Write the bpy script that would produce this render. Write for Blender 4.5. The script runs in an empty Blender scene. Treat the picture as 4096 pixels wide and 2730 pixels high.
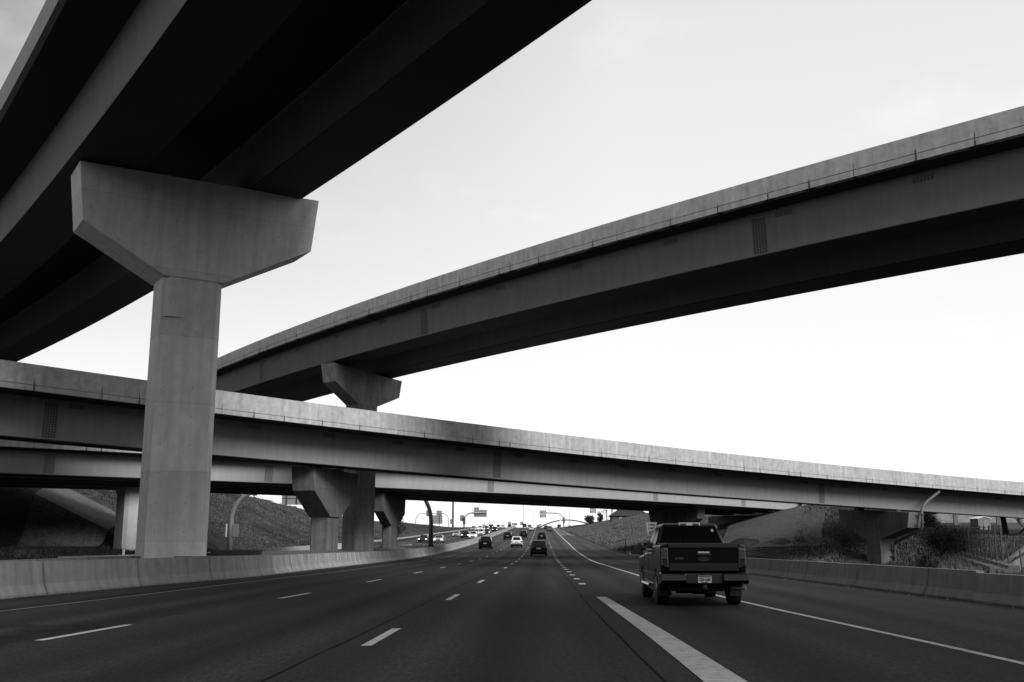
import bpy, bmesh, math, random
import numpy as np
from mathutils import Vector, Matrix
R = math.radians
random.seed(7); rng = np.random.default_rng(7)
scn = bpy.context.scene
COL = scn.collection

# ------------------------------------------------------------------ camera, sky, sun, exposure
CAM_H = 1.4
cd = bpy.data.cameras.new("camera"); cam = bpy.data.objects.new("camera", cd); COL.objects.link(cam)
cam.location = (0, 0, CAM_H); cam.rotation_euler = (R(90) + math.atan(815 / 4100), 0, 0)
cd.sensor_width = 36; cd.lens = 36 * 4100 / 4096; cd.clip_start = .1; cd.clip_end = 9000
scn.camera = cam
SUN_AZ, SUN_EL = 147., 33.          # compass from +Y towards +X
world = bpy.data.worlds.new("World"); scn.world = world; world.use_nodes = True
nt = world.node_tree; nt.nodes.clear()
def N(t, typ, **kw):
    n = t.nodes.new(typ)
    for k, v in kw.items():
        if k.startswith('i_'): n.inputs[int(k[2:]) if k[2:].isdigit() else k[2:]].default_value = v
        else: setattr(n, k, v)
    return n
def math_(t, op, a, b=None, c=None, clamp=False):
    n = t.nodes.new('ShaderNodeMath'); n.operation = op; n.use_clamp = clamp
    for i, x in enumerate((a, b, c)):
        if x is None: continue
        if isinstance(x, (int, float)): n.inputs[i].default_value = x
        else: t.links.new(x, n.inputs[i])
    return n.outputs[0]
sky = N(nt, 'ShaderNodeTexSky', sky_type='NISHITA', sun_disc=False, sun_elevation=R(SUN_EL), sun_rotation=R(SUN_AZ),
        altitude=1700, air_density=1.0, dust_density=2.2, ozone_density=1.0)
sep = N(nt, 'ShaderNodeSeparateColor'); nt.links.new(sky.outputs[0], sep.inputs[0])
bw = math_(nt, 'ADD', math_(nt, 'MULTIPLY', sep.outputs[0], .8), math_(nt, 'MULTIPLY', sep.outputs[1], .2))
# thin veil of high cloud: compresses the clear-sky range, plus a few puffs
tc = N(nt, 'ShaderNodeTexCoord'); sx = N(nt, 'ShaderNodeSeparateXYZ'); nt.links.new(tc.outputs['Generated'], sx.inputs[0])
up = math_(nt, 'MAXIMUM', sx.outputs[2], 0.0)
zz = math_(nt, 'ADD', up, .25)
cx = N(nt, 'ShaderNodeCombineXYZ'); nt.links.new(math_(nt, 'DIVIDE', sx.outputs[0], zz), cx.inputs[0]); nt.links.new(math_(nt, 'DIVIDE', sx.outputs[1], zz), cx.inputs[1])
nz = N(nt, 'ShaderNodeTexNoise'); nz.inputs['Scale'].default_value = 2.3; nz.inputs['Detail'].default_value = 7; nz.inputs['Roughness'].default_value = .6
nt.links.new(cx.outputs[0], nz.inputs['Vector'])
puff = N(nt, 'ShaderNodeMapRange'); puff.inputs[1].default_value = .56; puff.inputs[2].default_value = .72; nt.links.new(nz.outputs[0], puff.inputs[0])
veil = N(nt, 'ShaderNodeMapRange'); veil.inputs[1].default_value = 0; veil.inputs[2].default_value = .75; veil.inputs[3].default_value = 10.2; veil.inputs[4].default_value = 6.3
nt.links.new(up, veil.inputs[0])
base_ = math_(nt, 'ADD', math_(nt, 'MULTIPLY', bw, .25), veil.outputs[0])
left = N(nt, 'ShaderNodeMapRange'); left.inputs[1].default_value = -.45; left.inputs[2].default_value = .1; left.inputs[3].default_value = .40; left.inputs[4].default_value = 1.; nt.links.new(sx.outputs[0], left.inputs[0])
hi = N(nt, 'ShaderNodeMapRange'); hi.inputs[1].default_value = .1; hi.inputs[2].default_value = .5; nt.links.new(up, hi.inputs[0])
lf = math_(nt, 'SUBTRACT', 1., math_(nt, 'MULTIPLY', math_(nt, 'SUBTRACT', 1., left.outputs[0]), hi.outputs[0]))
base_ = math_(nt, 'MULTIPLY', base_, lf)
tot = math_(nt, 'ADD', base_, math_(nt, 'MULTIPLY', puff.outputs[0], .7))
nz2 = N(nt, 'ShaderNodeTexNoise'); nz2.inputs['Scale'].default_value = 3.4; nz2.inputs['Detail'].default_value = 9; nt.links.new(cx.outputs[0], nz2.inputs['Vector'])
cum = N(nt, 'ShaderNodeMapRange'); cum.inputs[1].default_value = .50; cum.inputs[2].default_value = .60; nt.links.new(nz2.outputs[0], cum.inputs[0])
tot = math_(nt, 'ADD', tot, math_(nt, 'MULTIPLY', math_(nt, 'MULTIPLY', math_(nt, 'POWER', math_(nt, 'SUBTRACT', 1., lf), 2.), cum.outputs[0]), 6.))
cc = N(nt, 'ShaderNodeCombineColor')
for i in range(3): nt.links.new(tot, cc.inputs[i])
bg = N(nt, 'ShaderNodeBackground'); bg.inputs[1].default_value = .1
nt.links.new(cc.outputs[0], bg.inputs[0])
wo = N(nt, 'ShaderNodeOutputWorld'); nt.links.new(bg.outputs[0], wo.inputs[0])
ld = bpy.data.lights.new("sun", 'SUN'); ld.energy = 3.9; ld.angle = R(24); ld.color = (1, 1, 1)
sun = bpy.data.objects.new("sun", ld); COL.objects.link(sun)
sdir = Vector((math.sin(R(SUN_AZ)) * math.cos(R(SUN_EL)), math.cos(R(SUN_AZ)) * math.cos(R(SUN_EL)), math.sin(R(SUN_EL))))
sun.rotation_euler = sdir.to_track_quat('Z', 'Y').to_euler(); sun.location = (30, -30, 60)
vs = scn.view_settings; scn.display_settings.display_device = 'sRGB'
vs.view_transform = 'Standard'; vs.look = 'None'; vs.gamma = 1; vs.exposure = 0.0; vs.use_curve_mapping = False
scn.cycles.max_bounces = 5; scn.cycles.diffuse_bounces = 3; scn.cycles.glossy_bounces = 3

# ------------------------------------------------------------------ helpers: materials
def g3(v): return (v, v, v, 1)
MATS = {}
def newmat(name):
    m = bpy.data.materials.new(name); m.use_nodes = True
    t = m.node_tree; b = t.nodes['Principled BSDF']
    return m, t, b
def plain(name, v, rough=.6, metal=0., spec=.5, coat=0., emit=0., noise=.12, nscale=3.):
    if name in MATS: return MATS[name]
    m, t, b = newmat(name)
    if noise:
        tx = N(t, 'ShaderNodeTexCoord'); n = N(t, 'ShaderNodeTexNoise'); n.inputs['Scale'].default_value = nscale; n.inputs['Detail'].default_value = 4
        t.links.new(tx.outputs['Object'], n.inputs['Vector'])
        k = math_(t, 'MULTIPLY', math_(t, 'ADD', math_(t, 'MULTIPLY', math_(t, 'SUBTRACT', n.outputs[0], .5), noise * 2), 1.), v)
        c = N(t, 'ShaderNodeCombineColor')
        for i in range(3): t.links.new(k, c.inputs[i])
        t.links.new(c.outputs[0], b.inputs['Base Color'])
    else: b.inputs['Base Color'].default_value = g3(v)
    b.inputs['Roughness'].default_value = rough; b.inputs['Metallic'].default_value = metal
    b.inputs['Specular IOR Level'].default_value = spec
    b.inputs['Coat Weight'].default_value = coat; b.inputs['Coat Roughness'].default_value = .04
    if emit: b.inputs['Emission Color'].default_value = g3(1); b.inputs['Emission Strength'].default_value = emit
    MATS[name] = m; return m
def grey(t, val, b, inp='Base Color'):
    c = N(t, 'ShaderNodeCombineColor')
    for i in range(3): t.links.new(val, c.inputs[i])
    t.links.new(c.outputs[0], b.inputs[inp])
def noise(t, vec, scale, detail=4, rough=.55, sc=None):
    n = N(t, 'ShaderNodeTexNoise'); n.inputs['Scale'].default_value = scale; n.inputs['Detail'].default_value = detail; n.inputs['Roughness'].default_value = rough
    if sc:
        mp = N(t, 'ShaderNodeMapping'); mp.inputs['Scale'].default_value = sc; t.links.new(vec, mp.inputs[0]); vec = mp.outputs[0]
    t.links.new(vec, n.inputs['Vector']); return n.outputs[0]
def mrange(t, v, a, b_, c, d):
    n = N(t, 'ShaderNodeMapRange'); n.inputs[1].default_value = a; n.inputs[2].default_value = b_; n.inputs[3].default_value = c; n.inputs[4].default_value = d
    t.links.new(v, n.inputs[0]); return n.outputs[0]
def concrete(name, v, uv=False, streak=.25, mottle=.3, joints=0., drips=False, formlines=0.):
    """weathered concrete; with uv the texture runs along the sweep (u metres along, v metres up)"""
    if name in MATS: return MATS[name]
    m, t, b = newmat(name)
    tx = N(t, 'ShaderNodeTexCoord'); vec = tx.outputs['UV' if uv else 'Object']
    s = (1, .12, 1) if uv else (1, 1, .1)
    big = noise(t, vec, .35, 5); mid = noise(t, vec, 2.2, 6, .65); st = noise(t, vec, 2.6, 5, .6, s); fine = noise(t, vec, 45, 2)
    a = math_(t, 'ADD', math_(t, 'MULTIPLY', math_(t, 'SUBTRACT', big, .5), mottle), 1.)
    a = math_(t, 'MULTIPLY', a, mrange(t, mid, .3, .7, 1 - mottle * .45, 1 + mottle * .35))
    a = math_(t, 'MULTIPLY', a, mrange(t, st, .25, .75, 1 - streak, 1 + streak * .6))
    a = math_(t, 'MULTIPLY', a, mrange(t, fine, .3, .7, .94, 1.06))
    if joints or drips:
        sp = N(t, 'ShaderNodeSeparateXYZ'); t.links.new(vec, sp.inputs[0])
    if joints:
        f = math_(t, 'FRACT', math_(t, 'DIVIDE', sp.outputs[0], joints))
        d = math_(t, 'ABSOLUTE', math_(t, 'SUBTRACT', f, .5))
        wob = math_(t, 'MULTIPLY', noise(t, vec, 3, 2), .012)
        a = math_(t, 'MULTIPLY', a, mrange(t, math_(t, 'ADD', d, wob), .006 + .0, .022, .42, 1.))
    if formlines:
        spo = N(t, 'ShaderNodeSeparateXYZ'); t.links.new(vec, spo.inputs[0])
        fz = math_(t, 'FRACT', math_(t, 'ADD', math_(t, 'DIVIDE', spo.outputs[2], formlines), math_(t, 'MULTIPLY', noise(t, vec, .8, 2), .004)))
        a = math_(t, 'MULTIPLY', a, mrange(t, math_(t, 'ABSOLUTE', math_(t, 'SUBTRACT', fz, .5)), .002, .006, .75, 1.))
        rowi = math_(t, 'FLOOR', math_(t, 'ADD', math_(t, 'DIVIDE', spo.outputs[2], formlines), .5))
        wn = N(t, 'ShaderNodeTexWhiteNoise', noise_dimensions='1D'); t.links.new(rowi, wn.inputs['W']); a = math_(t, 'MULTIPLY', a, mrange(t, wn.outputs[0], 0, 1, .9, 1.08))
        hx = math_(t, 'SUBTRACT', math_(t, 'FRACT', math_(t, 'DIVIDE', math_(t, 'ADD', spo.outputs[0], .4), 1.25)), .5); hz = math_(t, 'SUBTRACT', math_(t, 'FRACT', math_(t, 'DIVIDE', spo.outputs[2], 1.3)), .5)
        hr_ = math_(t, 'SQRT', math_(t, 'ADD', math_(t, 'MULTIPLY', hx, hx), math_(t, 'MULTIPLY', hz, hz))); a = math_(t, 'MULTIPLY', a, mrange(t, hr_, .018, .028, .45, 1.))
    if drips:   # dark run-off marks at the slab joints, each of its own length
        cell = N(t, 'ShaderNodeTexVoronoi', voronoi_dimensions='1D'); cell.inputs['Scale'].default_value = .34; cell.inputs['Randomness'].default_value = .8
        t.links.new(sp.outputs[0], cell.inputs['W'])
        wob = math_(t, 'MULTIPLY', math_(t, 'SUBTRACT', noise(t, vec, 6, 3), .5), .035)
        dist = math_(t, 'ADD', cell.outputs['Distance'], wob)
        csep = N(t, 'ShaderNodeSeparateColor'); t.links.new(cell.outputs['Color'], csep.inputs[0])
        top = math_(t, 'MULTIPLY', csep.outputs[0], .42)
        width = math_(t, 'ADD', .006, math_(t, 'MULTIPLY', math_(t, 'SUBTRACT', .30, sp.outputs[1]), math_(t, 'MULTIPLY', csep.outputs[1], .035)))
        inside = mrange(t, math_(t, 'DIVIDE', dist, math_(t, 'MAXIMUM', width, .004)), .6, 1.5, 1., 0.)
        low = mrange(t, math_(t, 'SUBTRACT', sp.outputs[1], top), -.05, .25, 1., 0.)
        a = math_(t, 'MULTIPLY', a, math_(t, 'SUBTRACT', 1., math_(t, 'MULTIPLY', math_(t, 'MULTIPLY', inside, low), .8)))
    k = math_(t, 'MULTIPLY', a, v); grey(t, k, b)
    b.inputs['Roughness'].default_value = .9; b.inputs['Specular IOR Level'].default_value = .25
    bp = N(t, 'ShaderNodeBump'); bp.inputs['Strength'].default_value = .25; bp.inputs['Distance'].default_value = .02
    t.links.new(math_(t, 'ADD', mid, math_(t, 'MULTIPLY', fine, .4)), bp.inputs['Height']); t.links.new(bp.outputs[0], b.inputs['Normal'])
    MATS[name] = m; return m
def bolted(name, v):
    if name in MATS: return MATS[name]
    m, t, b = newmat(name)
    tx = N(t, 'ShaderNodeTexCoord'); sp = N(t, 'ShaderNodeSeparateXYZ'); t.links.new(tx.outputs['UV'], sp.inputs[0])
    fx = math_(t, 'SUBTRACT', math_(t, 'FRACT', math_(t, 'MULTIPLY', sp.outputs[0], 6.)), .5)
    fy = math_(t, 'SUBTRACT', math_(t, 'FRACT', math_(t, 'MULTIPLY', sp.outputs[1], 7.)), .5)
    r = math_(t, 'SQRT', math_(t, 'ADD', math_(t, 'MULTIPLY', fx, fx), math_(t, 'MULTIPLY', fy, fy)))
    grey(t, math_(t, 'MULTIPLY', mrange(t, r, .26, .36, .12, 1.), v), b)
    b.inputs['Roughness'].default_value = .7
    MATS[name] = m; return m
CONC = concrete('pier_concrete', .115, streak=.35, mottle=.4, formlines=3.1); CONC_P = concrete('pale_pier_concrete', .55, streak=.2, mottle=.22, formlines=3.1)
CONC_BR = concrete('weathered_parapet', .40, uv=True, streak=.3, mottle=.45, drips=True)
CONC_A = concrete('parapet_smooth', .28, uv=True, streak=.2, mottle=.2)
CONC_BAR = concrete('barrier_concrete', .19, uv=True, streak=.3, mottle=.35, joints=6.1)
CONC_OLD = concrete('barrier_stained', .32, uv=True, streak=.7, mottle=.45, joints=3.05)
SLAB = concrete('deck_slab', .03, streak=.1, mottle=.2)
PAVE = concrete('slope_paving', .06, streak=.25, mottle=.5)
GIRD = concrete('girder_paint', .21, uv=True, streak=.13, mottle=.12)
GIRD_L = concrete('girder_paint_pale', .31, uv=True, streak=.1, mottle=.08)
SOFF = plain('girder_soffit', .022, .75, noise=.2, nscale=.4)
STEEL = plain('galvanised_steel', .25, .5, .3)
DARKSTEEL = plain('dark_steel', .03, .6, .1)
BLACK = plain('black_rubber', .006, .8)
WHITEP = plain('white_sign', .75, .5, noise=.04)
SIGNBACK = plain('sign_back', .26, .5, .3, noise=.1)
SIGNGREEN = plain('sign_green', .05, .5, noise=.05)
LETTER = plain('sign_letter', .8, .5, noise=0)
LETTERB = plain('sign_letter_black', .01, .6, noise=0)

# ------------------------------------------------------------------ helpers: objects
def tag(o, label=None, cat=None, group=None, kind=None):
    if label: o['label'] = label
    if cat: o['category'] = cat
    if group: o['group'] = group
    if kind: o['kind'] = kind
    return o
def empty(name, loc, label, cat, group=None, rz=0.):
    o = bpy.data.objects.new(name, None); COL.objects.link(o); o.location = loc; o.rotation_euler = (0, 0, rz); o.empty_display_size = .3
    return tag(o, label, cat, group)
class M:
    def __init__(s): s.v = []; s.f = []; s.uv = []; s.mi = []
    def add(s, vs_, fs, uvs=None, mi=0):
        b = len(s.v); s.v += [tuple(map(float, p)) for p in vs_]
        for i, f in enumerate(fs):
            s.f.append(tuple(b + k for k in f)); s.mi.append(mi)
            s.uv.append(uvs[i] if uvs else None)
        return s
    def box(s, x0, x1, y0, y1, z0, z1, mi=0):
        v = [(x, y, z) for z in (z0, z1) for y in (y0, y1) for x in (x0, x1)]
        return s.add(v, [(0, 2, 3, 1), (4, 5, 7, 6), (0, 1, 5, 4), (2, 6, 7, 3), (0, 4, 6, 2), (1, 3, 7, 5)], mi=mi)
    def prism(s, poly, a, b, axis='x', mi=0, inset=None):
        """poly in the plane perpendicular to axis, extruded a..b"""
        n = len(poly)
        def P(p, c): return {'x': (c, p[0], p[1]), 'y': (p[0], c, p[1]), 'z': (p[0], p[1], c)}[axis]
        v = [P(p, a) for p in poly] + [P(p, b) for p in poly]
        fs = [tuple(range(n))[::-1], tuple(range(n, 2 * n))] + [(i, (i + 1) % n, n + (i + 1) % n, n + i) for i in range(n)]
        return s.add(v, fs, mi=mi)
    def tube(s, pts, rad, n=10, cap=True, mi=0):
        pts = [Vector(p) for p in pts]; rad = rad if hasattr(rad, '__len__') else [rad] * len(pts)
        v = []; ref = None
        for i, p in enumerate(pts):
            d = (pts[min(i + 1, len(pts) - 1)] - pts[max(i - 1, 0)]).normalized()
            if ref is None: ref = Vector((0, 0, 1)) if abs(d.z) < .9 else Vector((1, 0, 0))
            a = d.cross(ref).normalized(); b_ = d.cross(a).normalized(); ref = -b_ if False else ref - d * ref.dot(d); ref = ref.normalized() if ref.length > .1 else Vector((1, 0, 0))
            a = d.cross(ref).normalized(); b_ = a.cross(d)
            for k in range(n):
                t = 2 * math.pi * k / n; v.append(p + (a * math.cos(t) + b_ * math.sin(t)) * rad[i])
        fs = [(i * n + k, i * n + (k + 1) % n, (i + 1) * n + (k + 1) % n, (i + 1) * n + k) for i in range(len(pts) - 1) for k in range(n)]
        if cap: fs += [tuple(range(n))[::-1], tuple(range((len(pts) - 1) * n, len(pts) * n))]
        return s.add(v, fs, mi=mi)
    def mesh(s, name, fix=True):
        me = bpy.data.meshes.new(name); me.from_pydata(s.v, [], s.f)
        me.polygons.foreach_set('material_index', s.mi)
        if any(u is not None for u in s.uv):
            l = me.uv_layers.new(name='UVMap'); d = []
            for f, u in zip(s.f, s.uv): d += [c for p in (u or [(0, 0)] * len(f)) for c in p]
            l.data.foreach_set('uv', d)
        if fix:
            bm = bmesh.new(); bm.from_mesh(me); bmesh.ops.recalc_face_normals(bm, faces=bm.faces); bm.to_mesh(me); bm.free()
        me.update(); return me
def obj(name, m, mat, parent=None, loc=None, rz=None, smooth=False, bevel=0., fix=True):
    me = m if isinstance(m, bpy.types.Mesh) else m.mesh(name, fix)
    for mm in (mat if isinstance(mat, (list, tuple)) else [mat]):
        if len(me.materials) < (len(mat) if isinstance(mat, (list, tuple)) else 1): me.materials.append(mm)
    o = bpy.data.objects.new(name, me); COL.objects.link(o)
    if parent: o.parent = parent
    if loc: o.location = loc
    if rz is not None: o.rotation_euler = (0, 0, rz)
    if smooth: me.polygons.foreach_set('use_smooth', [True] * len(me.polygons)); me.update()
    if bevel:
        bv = o.modifiers.new('bevel', 'BEVEL'); bv.width = bevel; bv.segments = 2; bv.limit_method = 'ANGLE'; bv.angle_limit = R(35)
    return o
def copy_tree(o, parent=None):
    c = o.copy(); COL.objects.link(c); c.parent = parent
    for ch in list(o.children): copy_tree(ch, c)
    return c
def text(name, s, size, mat, parent, loc, rot=(R(90), 0, 0), sx=1., bold=.0, ext=.004):
    cu = bpy.data.curves.new(name, 'FONT'); cu.body = s; cu.size = size; cu.align_x = 'CENTER'; cu.align_y = 'CENTER'; cu.extrude = ext; cu.offset = bold
    tmp = bpy.data.objects.new(name, cu); me = bpy.data.meshes.new_from_object(tmp); bpy.data.objects.remove(tmp)
    me.name = name; me.materials.clear(); me.materials.append(mat)
    o = bpy.data.objects.new(name, me); COL.objects.link(o); o.parent = parent; o.location = loc; o.rotation_euler = rot; o.scale = (sx, 1, 1)
    return o
def interp(tab, x):
    xs = [a for a, _ in tab]; ys = [b for _, b in tab]; return np.interp(x, xs, ys)
def sstep(t): t = np.clip(t, 0, 1); return t * t * (3 - 2 * t)

# ------------------------------------------------------------------ alignment of the freeway (metres, camera stands at 0,0)
ZR = [(-60, 0), (85, 0), (100, .03), (112, .12), (124, .29), (136, .44), (148, .63), (172, 1.1), (197, 1.71), (230, 2.5), (260, 3.3), (357, 5.75), (450, 8.25), (500, 9.5), (520, 9.85), (545, 10.0), (580, 9.7), (640, 8.2), (800, 3.), (1200, -8), (5000, -8)]
def zr(y): return interp(ZR, y)
L2T = [(-60, -4.5), (0, -2.55), (30, -1.56), (60, -.57), (90, .38), (125, 1.4), (200, 3.55), (360, 7.9), (460, 10.4), (560, 12.5), (900, 16)]
def l2(y): return interp(L2T, y)
def l1(y): return l2(y) + interp([(0, -5.4), (10, -5.2), (17, -4.95), (30, -4.45), (44, -4.25), (56, -4.0), (90, -3.9), (160, -3.75), (900, -3.66)], y)
def el(y): return l1(y) + interp([(0, -4.7), (23, -4.4), (40, -4.6), (79, -4.5), (160, -3.7), (900, -3.66)], y)
def l3(y): return l2(y) + interp([(0, 3.95), (10, 4.15), (28, 3.9), (52, 3.75), (75, 3.6), (900, 3.66)], y)
ERT = [(-20, 6.2), (12.8, 6.15), (17.7, 6.0), (25.7, 5.75), (46, 5.8), (63, 6.25), (85, 6.95), (108, 7.8), (135, 8.7), (200, 10.8), (360, 15.3), (460, 18.), (560, 20.3), (900, 24)]
def er(y): return interp(ERT, y)
BART = [(-60, -14.6), (20, -13.9), (27.8, -13.45), (31, -13.2), (36.8, -12.7), (45.5, -11.6), (51, -11.45), (63, -11.3), (93, -10.4), (115, -9.6), (126, -8.9), (165, -7.7), (200, -6.4), (360, -2.1), (460, .4), (560, 2.5), (640, 4)]
def bar(y): return interp(BART, y)
MEDF = [(30, -17.0), (48, -18.6), (70, -18.2), (100, -16.4), (122, -14.8), (140, -13.6)]     # far side of the raised median
def medf(y): return interp(MEDF, y)
OLB = [(-60, -26), (70, -26), (90, -26.6), (114, -27), (140, -27), (170, -24.9), (205, -22.6), (365, -16.4), (460, -13.5), (560, -11), (700, -8)]
def olb(y): return interp(OLB, y)
RPE = [(-60, 12.6), (60, 12.4), (85, 13.2), (120, 14.2), (165, 15.2), (280, 17.5), (360, 19), (460, 21.), (560, 23), (700, 26)]   # right edge of pavement
def rpe(y): return interp(RPE, y)

def zs(x, y): return zr(y) - .025 * np.maximum(0, np.minimum(x, rpe(y)) - l3(y)) * sstep((np.asarray(y, float) - 50) / 60.) * sstep((420 - np.asarray(y, float)) / 150.)
def hl(y): return interp([(60, 9.2), (183, 9.2), (259, 6.0), (360, 3.6), (506, 2.0), (600, 1.), (800, 1.)], y)
def hr(y): return interp([(60, 6.5), (341, 6.5), (398, 5.6), (491, 3.9), (560, 3.), (700, 1.5), (900, .5)], y)
def ground(x, y, rough=True):
    x = np.asarray(x, float); y = np.asarray(y, float)
    b = zr(y)
    # left side
    toe = np.where(y < 95, -33 - (95 - y) * .9, interp([(95, -33), (110, -34), (128, -35.8), (146, -34), (165, -29.5), (5000, -29.5)], y))
    toe = np.minimum(toe, olb(y) - 1.5)
    flat = b + .1 + .9 * sstep((olb(y) - x) / 5.) * sstep((130 - y) / 30.)
    tl = (toe - x) / 20.
    zl = flat + hl(y) * (.86 * np.clip(tl, 0, 1) + .14 * sstep(tl * .9))
    # right side
    e = rpe(y)
    toer = e + .8 + np.clip(138 - y, 0, 80) * 1.02
    tr = (x - toer) / 29.
    bank = hr(y) * (.55 * np.clip(tr, 0, 1) + .45 * sstep(tr))
    flat_r = .15 + sstep((x - e) / 5.) * interp([(30, -1.0), (80, -1.5), (95, -1.5), (108, -1.3), (116, -.9), (124, .1), (132, .5), (150, .2), (170, 0)], y)
    zfar = interp([(0, .1), (40, .4), (60, .7), (90, 1.15), (120, 2.2), (165, 4.3), (220, 5.6), (600, 5.)], y)
    wr = sstep((x / np.maximum(y, 10) - .388) / .03)
    br = zs(x, y); zrt = br + flat_r + bank
    zrt = zrt * (1 - wr) + zfar * wr
    z = np.where(x < olb(y), zl, np.where(x > e, zrt, zs(x, y)))
    if rough:
        bump = (np.sin(x * .9 + y * .37) * np.sin(y * .61 - x * .2) * .12 + np.sin(x * .31 + 1.7) * np.sin(y * .23 + .4) * .18)
        m = sstep((olb(y) - 2 - x) / 4.) + sstep((x - e - 3) / 5.)
        z = z + bump * m
    # beyond the crest the land falls away to a wide plain
    return z

# ground: one sheet to the horizon
xs = np.unique(np.concatenate([np.linspace(-2500, -140, 20), np.linspace(-140, -70, 24), np.arange(-70, -24, .8), np.arange(-24, 12, 3.), np.arange(12, 60, .8), np.arange(60, 110, 2.5), np.linspace(110, 2500, 22)]))
ys = np.unique(np.concatenate([np.linspace(-400, -10, 14), np.arange(-10, 190, 1.5), np.arange(190, 560, 5.), np.linspace(560, 900, 24), np.linspace(900, 6000, 20)]))
GX, GY = np.meshgrid(xs, ys)
GZ = ground(GX, GY) - .06
far = sstep((np.abs(GX) - 120) / 200.); GZ = GZ * (1 - far) + np.minimum(GZ, -3) * far
GZ = GZ + 60 * sstep((-GY - 110) / 190.) + 22 * sstep((np.abs(GX) - 70) / 90.) * sstep((40 - GY) / 60.)  # unseen ridges behind and beside the camera, added to block low sky
nX, nY = len(xs), len(ys)
me = bpy.data.meshes.new('ground')
V = np.stack([GX, GY, GZ], -1).reshape(-1, 3)
idx = np.arange(nX * nY).reshape(nY, nX)
F = np.stack([idx[:-1, :-1], idx[:-1, 1:], idx[1:, 1:], idx[1:, :-1]], -1).reshape(-1, 4)
me.from_pydata(V.tolist(), [], F.tolist()); me.polygons.foreach_set('use_smooth', [True] * len(me.polygons))
m, t, b = newmat('dry_grass_ground')
tx = N(t, 'ShaderNodeTexCoord'); vec = tx.outputs['Object']
n1 = noise(t, vec, .16, 6, .6); n2 = noise(t, vec, 1.1, 6, .7); n3 = noise(t, vec, 7, 4, .7)
k = math_(t, 'MULTIPLY', mrange(t, n1, .35, .68, .018, .06), mrange(t, n2, .3, .72, .45, 1.5))
k = math_(t, 'MULTIPLY', k, mrange(t, n3, .3, .7, .55, 1.45)); grey(t, k, b); b.inputs['Roughness'].default_value = 1; b.inputs['Specular IOR Level'].default_value = .1
bp = N(t, 'ShaderNodeBump'); bp.inputs['Strength'].default_value = .9; bp.inputs['Distance'].default_value = .35
t.links.new(math_(t, 'ADD', n2, math_(t, 'MULTIPLY', n3, .35)), bp.inputs['Height']); t.links.new(bp.outputs[0], b.inputs['Normal'])
me.materials.append(m)
o = bpy.data.objects.new('ground', me); COL.objects.link(o); tag(o, kind='structure')

# ------------------------------------------------------------------ road surfaces and paint
def asphalt(name, v, grain=1.):
    m, t, b = newmat(name)
    tx = N(t, 'ShaderNodeTexCoord'); vec = tx.outputs['Object']
    big = noise(t, vec, .12, 4); pth = noise(t, vec, 1., 3, .5, (.75, .02, 1)); gr = noise(t, vec, 17, 4, .85); gr2 = noise(t, vec, 9, 3, .7, (1, .45, 1))
    k = math_(t, 'MULTIPLY', mrange(t, pth, .3, .7, .72, 1.28), mrange(t, big, .3, .7, .85, 1.15))
    k = math_(t, 'MULTIPLY', k, mrange(t, gr, .36, .68, .25, 2.3)); k = math_(t, 'MULTIPLY', k, mrange(t, gr2, .3, .7, .7, 1.35))
    su = N(t, 'ShaderNodeSeparateXYZ'); t.links.new(tx.outputs['UV'], su.inputs[0])
    fr = math_(t, 'FRACT', math_(t, 'ADD', su.outputs[0], 10.)); c1 = math_(t, 'ABSOLUTE', math_(t, 'SUBTRACT', fr, .5))
    tracks = mrange(t, math_(t, 'ABSOLUTE', math_(t, 'SUBTRACT', c1, .24)), .0, .13, 1.22, .92)
    oil = mrange(t, math_(t, 'ADD', c1, math_(t, 'MULTIPLY', math_(t, 'SUBTRACT', noise(t, vec, .5, 4, .6, (1, .2, 1)), .5), .25)), .0, .12, .62, 1.)
    spots = mrange(t, noise(t, vec, 3.2, 4, .75), .66, .72, 1., .6)
    tr = N(t, 'ShaderNodeMapping'); tr.inputs['Scale'].default_value = (.02, .45, 1); t.links.new(vec, tr.inputs[0]); vv = N(t, 'ShaderNodeTexVoronoi', feature='DISTANCE_TO_EDGE'); vv.inputs['Scale'].default_value = .35
    wv = N(t, 'ShaderNodeVectorMath', operation='ADD'); nn = N(t, 'ShaderNodeTexNoise'); nn.inputs['Scale'].default_value = .6; nn.inputs['Detail'].default_value = 5; t.links.new(vec, nn.inputs['Vector']); t.links.new(tr.outputs[0], wv.inputs[0])
    sc = N(t, 'ShaderNodeVectorMath', operation='SCALE'); sc.inputs[3].default_value = .12; t.links.new(nn.outputs['Color'], sc.inputs[0]); t.links.new(sc.outputs[0], wv.inputs[1]); t.links.new(wv.outputs[0], vv.inputs['Vector'])
    crk = mrange(t, vv.outputs['Distance'], .0, .004, .5, 1.)
    far_sheen = mrange(t, su.outputs[1], 85., 210., 1., 2.1)  # far road coloured paler, standing in for grazing sky reflection
    for q in (tracks, oil, spots, crk, far_sheen): k = math_(t, 'MULTIPLY', k, q)
    grey(t, math_(t, 'MULTIPLY', k, v), b); b.inputs['Roughness'].default_value = .85; b.inputs['Specular IOR Level'].default_value = .1
    bp = N(t, 'ShaderNodeBump'); bp.inputs['Strength'].default_value = .5; bp.inputs['Distance'].default_value = .012
    t.links.new(gr, bp.inputs['Height']); t.links.new(bp.outputs[0], b.inputs['Normal'])
    return m
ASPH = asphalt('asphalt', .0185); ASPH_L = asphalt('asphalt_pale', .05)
YS = np.unique(np.concatenate([np.arange(-60, 100, 4.), np.arange(100, 640, 4.), np.arange(640, 901, 20.)]))
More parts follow.
